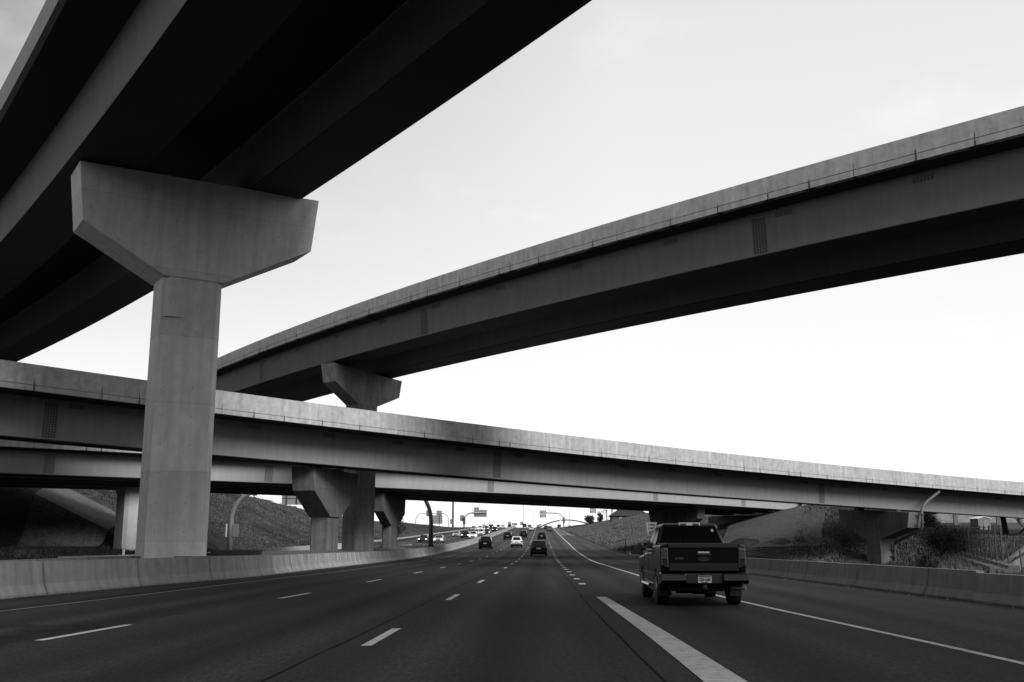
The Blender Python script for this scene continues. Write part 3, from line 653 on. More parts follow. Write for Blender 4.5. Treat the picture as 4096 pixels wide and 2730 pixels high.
# speed limit sign
r = empty('speed_limit_sign', (15.6, 116.4, .62), 'white speed limit 65 sign just left of the pickup truck', 'sign')
mm = M(); mm.box(-.04, .04, -.0, .06, -1.3, 3.3); obj('post', mm, DARKSTEEL, r)
mm = M(); mm.box(-.61, .61, -.03, -.005, 1.7, 3.25); pnl = obj('sign_panel', mm, WHITEP, r, bevel=.01)
mm = M()
for a, b_, c, d in ((-.58, .58, 1.73, 1.765), (-.58, .58, 3.185, 3.22), (-.58, -.545, 1.765, 3.185), (.545, .58, 1.765, 3.185)): mm.box(a, b_, -.038, -.031, c, d)
obj('border', mm, LETTERB, pnl)
for s_, z_, sz, sx_ in (('SPEED', 2.96, .30, 1.06), ('LIMIT', 2.59, .30, 1.0), ('65', 2.08, .62, 1.0)): text('lettering', s_, sz, LETTERB, pnl, (0, -.036, z_), sx=sx_, bold=.012)
# warning diamonds
for x, y, z, l_ in ((21.9, 470, 12.6, 'diamond warning sign left of the curved gantry leg'), (28.3, 520, 11.6, 'diamond warning sign right of the curved gantry leg')):
    r = empty('warning_sign', (x, y, gz(x, y)), l_, 'sign'); zb = gz(x, y)
    mm = M(); s_ = .78; mm.prism([(-s_, z - zb), (0, z - zb - s_), (s_, z - zb), (0, z - zb + s_)], -.02, .02, 'y'); p = obj('sign_panel', mm, WHITEP, r)
    mm = M(); mm.prism([(-.07, z - zb - .35), (.07, z - zb - .35), (.07, z - zb + .1), (.2, z - zb + .1), (0, z - zb + .4), (-.2, z - zb + .1), (-.07, z - zb + .1)], -.035, -.022, 'y'); obj('arrow', mm, LETTERB, p)
    mm = M(); mm.box(-.06, .06, .025, .12, -.3, z - zb); obj('post', mm, DARKSTEEL, r)

# masts and street lamps
def mast(x, y, top, label, rad=.16, lamp=False):
    zb = gz(x, y); zb = min(zb, 9.5); r = empty('light_mast', (x, y, zb), label, 'mast'); h = top - zb
    mm = M(); mm.tube([(0, 0, -.3), (0, 0, h)], [rad * 1.5, rad * .8], 8); obj('pole', mm, DARKSTEEL if rad > .2 else STEEL, r)
    if lamp: 
        mm = M(); mm.tube([(-.9, 0, h), (.9, 0, h)], .07, 6); [mm.box(a - .25, a + .25, -.25, .25, h - .3, h - .02) for a in (-.9, 0, .9)]; obj('lamp_head', mm, STEEL, r)
    return r
mast(-21.6, 380, 31., 'tall dark mast rising behind the far bridge left of the oncoming traffic', .27, True)
mast(6.9, 640, 45., 'tall thin light mast behind the crest, left one', .15, True)
mast(14.2, 700, 27.5, 'tall thin light mast behind the crest with a small lamp cluster', .15, True)
mast(20.2, 680, 20.5, 'faint thin light mast right of the green exit sign', .09)
for x, y, zt, a_, l_ in ((33.2, 600, 21.6, 3.6, 'street lamp with long arm beyond the crest, taller one'), (34., 620, 20.1, 3.2, 'street lamp with arm beyond the crest, lower one')):
    zb = 6.; r = empty('street_lamp', (x, y, zb), l_, 'street lamp')
    mm = M(); mm.tube([(0, 0, 0), (0, 0, zt - zb - .6), (-.4, 0, zt - zb - .1), (-a_, 0, zt - zb)], [.12, .08, .06, .05], 8); obj('pole', mm, STEEL, r)
    mm = M(); mm.box(-a_ - .6, -a_ + .1, -.15, .15, zt - zb - .1, zt - zb + .06); obj('lamp_head', mm, STEEL, r)
# arched footbridge far beyond the crest
r = empty('arch_bridge', (36, 720, 8), 'dark steel arch of a far footbridge beyond the crest', 'bridge')
mm = M(); mm.tube([(-18 + 35 * i / 20, 0, 4.8 + 5.4 * (1 - ((i - 11.5) / 11.5) ** 2)) for i in range(0, 21)], .42, 8); obj('arch', mm, DARKSTEEL, r, smooth=True)
mm = M(); mm.box(-22, 24, -1, 1, 3.2, 3.9); obj('deck', mm, DARKSTEEL, r)
for i in range(5, 18, 3):
    x = -18 + 35 * i / 20; mm = M(); mm.tube([(x, 0, 3.9), (x, 0, 4.8 + 5.4 * (1 - ((i - 11.5) / 11.5) ** 2))], .05, 5); obj('hanger', mm, DARKSTEEL, r)

# guardrails
def guardrail(f, y0, y1, label, step=3.81, side=1, rep=1):
    p0 = (float(f(y0)), y0, float(ground(f(y0), y0, False))); r = empty('guardrail', p0, label, 'guardrail')
    path = []
    for y in np.arange(y0, y1, 2.5):
        x = float(f(y)); s = (f(y + .5) - f(y - .5)); path.append(((x - p0[0], y - y0, zr(y) + .1 - p0[2]), Vector((1, -s, 0)).normalized(), 0.))
    w = [(.0, .40), (.05, .45), (.05, .50), (0, .55), (.05, .60), (.05, .66), (0, .71), (-.02, .71), (-.02, .40)]
    obj('rail', sweep(path, [(a * side, b_) for a, b_ in w]), plain('rail_steel', .42, .45, .4, noise=.15), r)
    y = y0 + .5
    while y < y1 - 1:
        x = float(f(y)) - side * .14; mm = M(); z = zr(y) - p0[2]; mm.box(x - p0[0] - .07, x - p0[0] + .07, y - y0 - .07, y - y0 + .07, z - .3, z + .8); obj('post', mm, DARKSTEEL, r); y += step
    return r
guardrail(lambda y: olb(y) + .1, 171, 395, 'long steel guardrail on posts along the left edge of the oncoming lanes')
guardrail(lambda y: rpe(y) + .1, 400, 470, 'short steel guardrail at the foot of the curved gantry on the right', side=-1)
r = empty('object_marker', (-24.9, 170.2, gz(-24.6, 170)), 'striped marker board at the near end of the left guardrail', 'marker')
mm = M(); mm.box(-.35, .35, -.02, .02, .1, 1.1); p = obj('board', mm, WHITEP, r)
mm = M(); [mm.prism([(-.34, .2 + k_ * .3), (0, .4 + k_ * .3), (.34, .2 + k_ * .3), (.34, .06 + k_ * .3 + .05), (0, .27 + k_ * .3), (-.34, .06 + k_ * .3 + .05)], -.035, -.023, 'y') for k_ in range(3)]; obj('stripe', mm, LETTERB, p)

# delineator posts along the toe of the right bank
for i, (y, dx) in enumerate(((112, 1.7), (121, .9), (133, 1.3), (146, 1.1), (160, 1.4), (178, 1.2), (204, 1.3), (232, 1.2), (262, 1.3))):
    x = float(rpe(y)) + dx; mm = M(); mm.box(-.06, .06, -.05, .05, -.2, 1.45)
    o = obj('delineator_post', mm, DARKSTEEL, loc=(x, y, gz(x, y)))
    m2 = M(); m2.box(-.05, .05, -.07, -.051, 1.2, 1.38); obj('reflector', m2, STEEL, o)
    tag(o, ['second nearest', 'nearest', 'third nearest', 'fourth nearest', 'fifth nearest', 'sixth nearest', 'seventh nearest', 'eighth nearest', 'farthest'][[1, 0, 2, 3, 4, 5, 6, 7, 8][i]] + ' thin dark post at the foot of the right grass bank', 'post', 'posts along the foot of the right bank')
mm = M(); mm.box(-.06, .06, -.06, .06, 0, 1.0)
o = obj('marker_post', mm, WHITEP, loc=(-26.2, 70.6, gz(-26.2, 70.6))); tag(o, 'short white marker post in the grass at the left below the slope paving', 'post')

# ------------------------------------------------------------------ right-hand background
# masonry noise wall
r = empty('noise_wall', (66, 192, 4.8), 'pale masonry noise wall between pilasters beyond the right-hand field', 'wall')
m, t, b = newmat('block_panel'); tx = N(t, 'ShaderNodeTexCoord'); br = N(t, 'ShaderNodeTexBrick'); br.inputs['Scale'].default_value = 1.0
br.inputs['Brick Width'].default_value = .5; br.inputs['Row Height'].default_value = .25; br.inputs['Mortar Size'].default_value = .02
br.inputs['Color1'].default_value = g3(.24); br.inputs['Color2'].default_value = g3(.17); br.inputs['Mortar'].default_value = g3(.12)
mp = N(t, 'ShaderNodeMapping'); mp.inputs['Rotation'].default_value = (R(90), 0, 0); t.links.new(tx.outputs['Object'], mp.inputs[0]); t.links.new(mp.outputs[0], br.inputs['Vector']); t.links.new(br.outputs[0], b.inputs['Base Color']); b.inputs['Roughness'].default_value = .9
for i in range(12):
    x = i * 3.95; mm = M(); mm.box(x - .35, x + .35, -.3, .3, 0, 5.2); obj('pilaster', mm, CONC, r)
    mm = M(); mm.box(x + .36, x + 3.59, -.12, .12, .6, 4.9); obj('wall_panel', mm, m, r)
    mm = M(); mm.box(x + .36, x + 3.59, -.2, .2, -1.4, .59); obj('plinth', mm, PAVE, r)
# shed
x, y = 67.5, 150.; r = empty('shed', (x, y, gz(x, y)), 'small pale metal shed with a shallow gable roof in the right-hand field', 'shed', rz=R(12))
mm = M(); mm.prism([(-1.0, -.3), (1.0, -.3), (1.0, 1.45), (0, 1.72), (-1.0, 1.45)], -.9, .9, 'y'); obj('wall', mm, plain('shed_metal', .12, .6, .1), r)
mm = M(); mm.prism([(-1.15, 1.44), (0, 1.75), (1.15, 1.44), (1.15, 1.50), (0, 1.82), (-1.15, 1.50)], -1.0, 1.0, 'y'); obj('roof', mm, plain('shed_roof', .6, .5), r)
mm = M(); mm.box(-.1, .7, -.93, -.905, -.2, 1.3); obj('door', mm, plain('shed_door', .15, .6), r)
mm = M(); mm.box(-1.6, 1.6, -.05, .05, 0, .9); o = obj('utility_cabinet', mm, plain('dark_panel', .05, .7), loc=(72.3, 149, gz(72.3, 149))); tag(o, 'low dark board leaning behind the shed in the field', 'panel')
# utility pole with wires
x, y = 59.9, 128.; zb = gz(x, y); r = empty('utility_pole', (x, y, zb - .3), 'dark leaning utility pole with guy wires in the right-hand field', 'pole')
mm = M(); mm.tube([(1.0, 0, -1.5), (.15, 0, 5.6)], [.36, .27], 12); obj('pole', mm, plain('pole_wood', .035, .85, noise=.3), r)
mm = M(); mm.tube([(.15, 0, 4.9), (1.9, -2, 1.2)], .05, 6); mm.tube([(.1, 0, 5.1), (-2.6, .4, 2.9)], .05, 6); mm.tube([(.1, 0, 5.2), (-5.6, 3, 4.9)], .03, 5); mm.tube([(.2, 0, 4.4), (7, 3, 3.8)], .03, 5); mm.tube([(.1, 0, 4.3), (-8, 2, 3.6)], .035, 5); mm.tube([(.2, 0, 5.4), (6., 3, 2.7)], .03, 5); obj('guy_wire', mm, DARKSTEEL, r)
mm = M(); mm.box(-.25, .55, -.35, -.2, 2.6, 3.3); obj('meter_box', mm, DARKSTEEL, r)
mm = M(); mm.tube([(2.1, -.2, .4), (3.8, -.3, 1.8), (8.5, 0, 5.2)], .12, 6); obj('brace', mm, DARKSTEEL, r)
# channel wall with fence posts
def fx(y): return 19.5 + (y - 42) * .346
path = []
for y in np.arange(40, 112, 3.): path.append(((float(fx(y)), float(y), gz(fx(y), y) + .06), Vector((1, -.346, 0)).normalized(), 0.))
o = obj('channel_curb', sweep(path, [(-.55, -.5), (-.55, .12), (-.40, .14), (-.38, .04), (.1, .05), (.12, .16), (.5, .16), (.5, -.5)]), CONC, fix=True); tag(o, 'concrete channel curb running away diagonally through the right-hand field', 'curb')
mm = M(); v = []
ys_ = np.arange(40, 90, 3.)
for y in ys_: v += [(fx(y) - 3.4, y - 1.2, gz(fx(y) - 3.4, y - 1.2) - .12), (fx(y) - .52, y, gz(fx(y), y) + .1)]
mm.add(v, [(2 * i, 2 * i + 1, 2 * i + 3, 2 * i + 2) for i in range(len(ys_) - 1)])
tag(obj('channel_slope', mm, PAVE, fix=False), kind='structure')
r = empty('wire_fence', (fx(44), 44, gz(fx(44), 44)), 'post and wire fence with diagonal braces along the channel curb', 'fence'); org = Vector(r.location)
prev = None
for i, y in enumerate(np.concatenate([np.arange(43, 60, 2.1), np.arange(60, 108, 4.4)])):
    x = fx(y) + .3; z = gz(x, y); p = Vector((x, y, z)) - org; mm = M(); mm.box(p.x - .03, p.x + .03, p.y - .03, p.y + .03, p.z, p.z + 1.75); obj('post', mm, DARKSTEEL, r)
    if prev is not None:
        mm = M(); [mm.tube([prev + Vector((0, 0, h_)), p + Vector((0, 0, h_))], .012, 4) for h_ in (.5, 1.0, 1.65)]; 
        if i % 4 == 1 and y > 58: mm.tube([prev + Vector((0, 0, .2)), p + Vector((0, 0, 1.2))], .03, 5); mm.tube([p + Vector((0, 0, 1.2)), p + Vector((1.5, 4.2, .3))], .03, 5)
        obj('wire', mm, DARKSTEEL, r)
    prev = p
# culvert headwall
x, y = 21.6, 42.6; r = empty('culvert', (x, y, gz(x, y) - .2), 'concrete culvert headwall with sloping top at the right frame edge behind the barrier', 'culvert')
mm = M(); mm.prism([(-2.0, -.4), (5.5, -.4), (5.5, 1.55), (.45, 1.5), (-.1, 1.42), (-1.7, .35)], 0, .35, 'y'); obj('headwall', mm, plain('headwall_concrete', .2, .9, noise=.25), r)
mm = M(); mm.tube([(-2.2, -.1, .1), (-.1, -.1, 1.2), (.5, -.1, 1.3), (5.4, -.1, 1.35)], .05, 6); obj('hand_rail', mm, DARKSTEEL, r)
for i in range(9):
    mm = M(); mm.box(-1.6 + i * .5, -1.55 + i * .5, -.35, -.3, -.3, .95); obj('picket', mm, DARKSTEEL, r)

# ------------------------------------------------------------------ vegetation
def leafmat(name, v):
    if name in MATS: return MATS[name]
    m, t, b = newmat(name); tx = N(t, 'ShaderNodeTexCoord'); n1 = noise(t, tx.outputs['Object'], 1.3, 3); oi = noise(t, tx.outputs['Object'], 14, 2)
    grey(t, math_(t, 'MULTIPLY', math_(t, 'MULTIPLY', mrange(t, n1, .3, .7, .6, 1.4), mrange(t, oi, .3, .7, .6, 1.4)), v), b)
    b.inputs['Roughness'].default_value = .7; b.inputs['Specular IOR Level'].default_value = .2; MATS[name] = m; return m
def leaves(c, rad, n, size, clumps=14, flat=1., hollow=.35):
    """numpy leaf quads gathered in clumps spread through an ellipsoid"""
    cl = rng.normal(size=(clumps, 3)); cl /= np.linalg.norm(cl, axis=1)[:, None]; cl *= (hollow + (1 - hollow) * rng.random((clumps, 1)) ** .6)
    k = rng.integers(0, clumps, n); p = cl[k] * np.array(rad) * .82 + rng.normal(size=(n, 3)) * np.array(rad) * (.16 + .1 * rng.random((n, 1)))
    p += np.array(c)
    a = rng.normal(size=(n, 3)); a /= np.linalg.norm(a, axis=1)[:, None]; b_ = np.cross(a, rng.normal(size=(n, 3))); b_ /= np.linalg.norm(b_, axis=1)[:, None]
    s = size * (.6 + .8 * rng.random((n, 1)))
    return np.stack([p - a * s, p + b_ * s * .5, p + a * s, p - b_ * s * .5], 1).reshape(-1, 3)
def quads(name, V_, mat, parent=None, loc=None, fsz=4):
    me = bpy.data.meshes.new(name); n = len(V_) // fsz
    me.vertices.add(len(V_)); me.vertices.foreach_set('co', V_.astype(np.float32).ravel()); me.loops.add(len(V_)); me.loops.foreach_set('vertex_index', np.arange(len(V_), dtype=np.int32))
    me.polygons.add(n); me.polygons.foreach_set('loop_start', np.arange(0, len(V_), fsz, dtype=np.int32)); me.polygons.foreach_set('loop_total', np.full(n, fsz, dtype=np.int32)); me.update(calc_edges=True); me.validate()
    me.materials.append(mat); o = bpy.data.objects.new(name, me); COL.objects.link(o); o.parent = parent
    if loc is not None: o.location = loc
    return o
BARK = plain('bark', .05, .9, noise=.3)
def tree(x, y, h, rad, label, kind='broadleaf_tree', n=5000, size=.12, v=.045, trunk=True, cat='tree', low=.25, group=None, zoff=0.):
    zb = gz(x, y) + zoff; r = empty(kind, (x, y, zb), label, cat, group)
    if trunk:
        mm = M(); mm.tube([(0, 0, -.3), (.05, 0, h * .3), (-.05, .05, h * .6), (0, 0, h * .85)], [h * .03, h * .024, h * .016, h * .006], 7)
        for i in range(7):
            a = i * 2.4; z0 = h * (.25 + .07 * i); mm.tube([(0, 0, z0), (math.cos(a) * rad * .4, math.sin(a) * rad * .4, z0 + h * .1), (math.cos(a) * rad * .8, math.sin(a) * rad * .8, z0 + h * .2)], [h * .012, h * .008, h * .003], 5)
        obj('trunk', mm, BARK, r)
    cz = h * (low + (1 - low) / 2)
    if n: quads('crown', leaves((0, 0, cz), (rad, rad, h * (1 - low) / 2), n, size, clumps=26), leafmat('leaf_%g' % v, v), r)
    return r
tree(-24.4, 222, 6.0, 2.6, 'broadleaf tree with loose crown on the left bank right of the small pier', n=3200, size=.16, low=.12)
tree(32.2, 430, 4.2, 2.1, 'dark round evergreen on the right ridge, the bigger one', 'evergreen_tree', n=4500, size=.18, v=.03, low=.0, trunk=False, zoff=-.2)
tree(36.0, 425, 4.2, 1.4, 'dark pointed evergreen on the right ridge beside the house', 'evergreen_tree', n=2600, size=.16, v=.03, low=.0, trunk=False, zoff=-.2)
tree(78., 160, 6.5, 2.9, 'broad dark tree behind the utility pole at the right', n=6000, size=.14, v=.04, low=.25)
r = empty('bare_tree', (38.5, 425, gz(38.5, 425)), 'leafless bare tree between the evergreens and the house', 'tree')
mm = M()
def branch(p, d, l, rr, dep):
    q = p + d * l; mm.tube([p, q], [rr, rr * .6], 4, cap=False)
    if dep:
        for _ in range(3): branch(q, (d + Vector((random.uniform(-.6, .6), random.uniform(-.6, .6), random.uniform(-.1, .5)))).normalized(), l * .72, rr * .6, dep - 1)
branch(Vector((0, 0, 0)), Vector((0, 0, 1)), 1.6, .08, 5)
obj('branches', mm, BARK, r)
def shrub(x, y, h, rad, label, n=5000, v=.018, size=.04, cat='bush', group='bushes behind the right barrier'):
    zb = gz(x, y); r = empty('shrub', (x, y, zb), label, cat, group)
    mm = M()
    for i in range(10):
        a = i * 2.4; mm.tube([(0, 0, -.1), (math.cos(a) * rad * .5, math.sin(a) * rad * .5, h * .6)], [.03, .01], 4)
    obj('stem', mm, BARK, r)
    V_ = leaves((0, 0, h * .45), (rad, rad * .8, h * .5), n, size, clumps=22, hollow=.2); V_[:, 2] = np.maximum(V_[:, 2], 0.02)
    quads('foliage', V_, leafmat('leaf_%g' % v, v), r); return r
shrub(24.9, 60., 2.1, 1.75, 'largest dark bush behind the right barrier, beside the channel', 16000)
shrub(22.4, 56., 1.2, 1.0, 'low dark bush left of the largest bush', 5000)
shrub(28.2, 66., 1.7, 1.1, 'dark bush at the right shoulder of the largest bush', 4500)
shrub(32., 72., 1.4, .9, 'small rounded bush farther back beside the curb', 2500, v=.04)
shrub(20.8, 52., .7, .8, 'lowest scrubby bush close behind the barrier top', 2500)
for x, y, l_ in ((14.9, 128, 'small dark weed clump at the pavement edge left of the truck mirror'), (16.2, 139, 'small dark weed clump below the fence posts on the right')):
    shrub(x, y, .5, .5, l_, 500, size=.05, cat='weed', group='weed clumps')
for i, (x, y) in enumerate(((47., 140.), (51., 144.), (55.5, 138.))):
    shrub(x, y, .9, 1.2, ['scrub patch right of the slope paving, left one', 'scrub patch right of the slope paving, middle one', 'scrub patch right of the slope paving, right one'][i], 2500, size=.08, group='scrub by the slope paving')

def tufts(name, n, xr, yr, hmin, hmax, v0, v1, cond=None, blades=5, spread=.16, w=.02):
    x = rng.uniform(*xr, n * 3); y = yr[0] + (yr[1] - yr[0]) * rng.random(n * 3) ** 1.25
    keep = np.ones(len(x), bool) if cond is None else cond(x, y)
    cl = np.sin(x * .7 + 3) * np.sin(y * .5) + np.sin(x * .23) * np.sin(y * .19 + 2) + rng.normal(size=len(x)) * .5
    keep &= cl > -.5; x, y, cl = x[keep][:n], y[keep][:n], cl[keep][:n]
    z = ground(x, y) - .08; n = len(x)
    X = np.repeat(x, blades) + rng.normal(size=n * blades) * spread; Y = np.repeat(y, blades) + rng.normal(size=n * blades) * spread; Z = np.repeat(z, blades)
    h = (hmin + (hmax - hmin) * rng.random(n * blades)) * np.repeat(np.clip(.6 + cl * .3, .4, 1.4), blades); a = rng.uniform(0, 6.28, n * blades); W = w * (1 + Y / 60.)
    lx, ly = rng.normal(size=(2, n * blades)) * .25 * h
    V_ = np.stack([np.stack([X - np.cos(a) * W, Y - np.sin(a) * W, Z], 1), np.stack([X + np.cos(a) * W, Y + np.sin(a) * W, Z], 1), np.stack([X + lx, Y + ly, Z + h], 1)], 1).reshape(-1, 3)
    m = leafmat('grass_%g' % v0, v0)
    o = quads(name, V_, m, fsz=3); tag(o, kind='stuff'); return o
rc = lambda x, y: (x > rpe(y) + .9) & (np.abs(x / y - .33) < .5) & ~((x > 24) & (x < 48) & (y > 117) & (y < 158) & (np.abs((x - 24.5) - (y - 126.5) * .39) < 10))
tag(tufts('grass_verge', 20000, (12.8, 46), (40, 150), .2, .5, .075, 0, rc), 'dry pale grass on the verge behind the right barrier', 'grass')
tag(tufts('grass_strip', 5200, (19, 42), (104, 127),   .25, .6, .17, 0, lambda x, y: rc(x, y) & ((x - 40.6) ** 2 + (y - 115.5) ** 2 > 12) & (x < 38), spread=.3), 'tall pale dry grass strip below the slope paving', 'grass')
tag(tufts('grass_verge_dark', 12000, (12.8, 60), (46, 170), .2, .55, .05, 0, rc), 'darker weeds mixed through the right-hand verge and field', 'grass')
tag(tufts('grass_bank', 26000, (15, 62), (120, 420), .15, .45, .10, 0, rc, spread=.4), 'dry grass covering the right bank', 'grass')
tag(tufts('grass_bank_left', 22000, (-62, -25), (60, 330), .15, .45, .075, 0, lambda x, y: (x < olb(y) - .8) & ~((x > -50) & (x < -33) & (y > 82) & (y < 112)), spread=.35), 'dry grass covering the left bank', 'grass')

# ------------------------------------------------------------------ houses behind the right ridge
def house(x, y, w, d, eave, ridge, label, wallv=.12, roofv=.03, chim=None, win=(), rz=0., name='house', hip=.25):
    zb = gz(x, y) - 1; r = empty(name, (x, y, zb), label, name.replace('_', ' '), rz=rz); e, g_ = eave - zb, ridge - zb
    mm = M(); mm.box(-w / 2, w / 2, -d / 2, d / 2, -2, e); obj('wall', mm, plain('house_wall_%g' % wallv, wallv, .9), r)
    o_ = .6; hw = w / 2 + o_; hd = d / 2 + o_; k_ = hip * w
    mm = M(); mm.add([(-hw, -hd, e + .02), (hw, -hd, e + .02), (hw, hd, e + .02), (-hw, hd, e + .02), (-hw + k_, 0, g_), (hw - k_, 0, g_), (-hw, -hd, e - .18), (hw, -hd, e - .18), (hw, hd, e - .18), (-hw, hd, e - .18)],
        [(0, 1, 5, 4), (1, 2, 5), (2, 3, 4, 5), (3, 0, 4), (6, 7, 1, 0), (7, 8, 2, 1), (8, 9, 3, 2), (9, 6, 0, 3), (9, 8, 7, 6)]); rf = obj('roof', mm, plain('roof_%g' % roofv, roofv, .9), r)
    if chim: mm = M(); mm.box(chim - .35, chim + .35, -.4, .4, e, g_ + .9); obj('chimney', mm, plain('chimney', .3, .8), rf)
    for wx in win:
        mm = M(); mm.box(wx - .6, wx + .6, -d / 2 - .06, -d / 2 - .01, e - 1.9, e - .7); f_ = obj('window', mm, WHITEP, r)
        mm = M(); mm.box(wx - .5, wx + .5, -d / 2 - .075, -d / 2 - .062, e - 1.8, e - .8); obj('pane', mm, plain('pane', .3, .2, noise=0), f_)
    return r
house(41.5, 368, 13.0, 9, 11.4, 13.7, 'low dark-roofed house on the right ridge with a small pale window', .06, .02, chim=-6, win=(-3.4, 1.5, 4.))
house(53.5, 372, 12., 9, 12.1, 13.0, 'second dark-roofed house partly hidden by the pier cap at right', .05, .02, win=(-2,))
house(46.5, 420, 7.6, 8, 16.0, 16.4, 'pale flat-topped building rising behind the dark roof', .4, .3, name='building', hip=.05)

# ------------------------------------------------------------------ cars
PAINTS = {'dark': plain('car_paint_dark', .003, .25, 0., .25, .2, noise=0), 'white': plain('car_paint_white', .62, .3, 0., .5, 1., noise=0), 'grey': plain('car_paint_grey', .10, .3, .3, .5, 1., noise=0), 'light': plain('car_paint_silver', .36, .3, .3, .5, 1., noise=0)}
GLASS = plain('car_glass', .004, .05, 0, .25, noise=0); TRIM = plain('car_trim', .008, .6, noise=0); CHROME = plain('chrome', .32, .15, 1., noise=0); RIM = plain('rim', .35, .3, .8, noise=0)
TAIL = plain('tail_light', .02, .15, noise=0, coat=.4); TAILC = plain('tail_light_clear', .06, .15, noise=0, coat=1.)
LAMP = plain('headlight_lit', .8, .2, emit=3., noise=0); LAMP_OFF = plain('headlight_glass', .6, .15, noise=0, coat=1.); PLATE = plain('plate', .22, .5, noise=0)
def arch(cy, r_, n=9): return [(cy + r_ * math.cos(t), .34 + r_ * math.sin(t) if math.sin(t) > 0 else .28) for t in [math.pi * i / (n - 1) for i in range(n)]]
def slab_body(prof, hw, inset=.07, dz=.05):
    """closed side profile (y,z) swept across with rounded shoulders"""
    cy = 0; n = len(prof); mm = M()
    def ins(k): return [(y * (1 - .016 * k), z - (dz * k if z > .75 else 0)) for y, z in prof]
    lay = [(-hw, 1.), (-hw + inset * .45, .35), (-hw + inset, 0), (hw - inset, 0), (hw - inset * .45, .35), (hw, 1.)]
    v = []
    for x, k in lay: v += [(x, y, z) for y, z in ins(k)]
    fs = [tuple(range(n))[::-1], tuple(range((len(lay) - 1) * n, len(lay) * n))]
    for a in range(len(lay) - 1): fs += [(a * n + i, a * n + (i + 1) % n, (a + 1) * n + (i + 1) % n, (a + 1) * n + i) for i in range(n)]
    mm.add(v, fs); return mm
def cabin(b0, b1, r0, r1, zb, zt, wb, wt):
    """greenhouse frustum: belt ring y b0..b1, roof ring y r0..r1"""
    v = [(-wb, b0, zb), (wb, b0, zb), (wb, b1, zb), (-wb, b1, zb), (-wt, r0, zt), (wt, r0, zt), (wt, r1, zt), (-wt, r1, zt)]
    mm = M(); mm.add(v, [(3, 2, 1, 0), (4, 5, 6, 7), (0, 1, 5, 4), (1, 2, 6, 5), (2, 3, 7, 6), (3, 0, 4, 7)])
    faces = {'rear': (v[0], v[1], v[5], v[4]), 'right': (v[1], v[2], v[6], v[5]), 'front': (v[2], v[3], v[7], v[6]), 'left': (v[3], v[0], v[4], v[7])}
    return mm, faces
def pane_mesh(face, u0, u1, v0, v1, proud=.012, tu=0.):
    a, b_, c, d = [Vector(p) for p in face]
    def P(u, w): return (a * (1 - u) + b_ * u) * (1 - w) + (d * (1 - u) + c * u) * w
    nr = (b_ - a).cross(d - a).normalized(); q = [P(u0, v0), P(u1, v0), P(u1 - tu, v1), P(u0 + tu, v1)]
    mm = M(); mm.add([p + nr * proud for p in q] + [p - nr * .01 for p in q], [(0, 1, 2, 3), (7, 6, 5, 4), (0, 4, 5, 1), (1, 5, 6, 2), (2, 6, 7, 3), (3, 7, 4, 0)]); return mm
def wheel(parent, x, y, r_, w_=.22, rim=RIM):
    mm = M(); mm.tube([(-w_ / 2, 0, 0), (-w_ / 2 + .03, 0, 0), (w_ / 2 - .03, 0, 0), (w_ / 2, 0, 0)], [r_ * .93, r_, r_, r_ * .93], 24)
    wh = obj('wheel', mm, BLACK, parent, loc=(x, y, r_), smooth=False)
    m2 = M(); s = 1 if x > 0 else -1; m2.tube([(s * (w_ / 2 - .03), 0, 0), (s * (w_ / 2 + .008), 0, 0)], [r_ * .62, r_ * .6], 18); obj('rim', m2, rim, wh)
    return wh
STY = {
 'suv': dict(L=4.65, W=1.86, prof=[(-2.32, .42), (-2.33, .95), (-2.22, 1.08), (.9, 1.08), (1.15, 1.02), (2.05, .92), (2.28, .75), (2.32, .4), (2.25, .28)], cab=(-2.22, 1.0, -1.85, .25, 1.07, 1.68, .84, .66), wy=(-1.38, 1.42), wr=.36, rear=(.12, .88, .12, .86)),
 'sedan': dict(L=4.75, W=1.82, prof=[(-2.36, .42), (-2.38, .9), (-2.2, 1.02), (-1.5, 1.03), (.95, .96), (1.1, .93), (2.05, .78), (2.34, .62), (2.37, .38), (2.3, .26)], cab=(-1.75, 1.0, -.95, .15, .98, 1.43, .80, .60), wy=(-1.42, 1.42), wr=.33, rear=(.1, .9, .12, .86)),
 'van': dict(L=5.1, W=1.98, prof=[(-2.54, .42), (-2.55, 1.0), (-2.48, 1.1), (1.3, 1.08), (1.5, 1.02), (2.3, .9), (2.5, .7), (2.53, .4), (2.45, .28)], cab=(-2.5, 1.6, -2.3, .5, 1.07, 1.92, .92, .80), wy=(-1.6, 1.6), wr=.35, rear=(.1, .9, .2, .8)),
 'pickup': dict(L=5.6, W=1.96, prof=[(-2.78, .5), (-2.8, 1.22), (-2.74, 1.26), (.2, 1.26), (1.0, 1.22), (1.2, 1.16), (2.5, 1.08), (2.76, .85), (2.8, .5), (2.7, .36)], cab=(-1.05, 1.25, -.85, .45, 1.24, 1.86, .86, .68), wy=(-1.75, 1.75), wr=.40, rear=(.08, .92, .12, .86))}
CACHE = {}
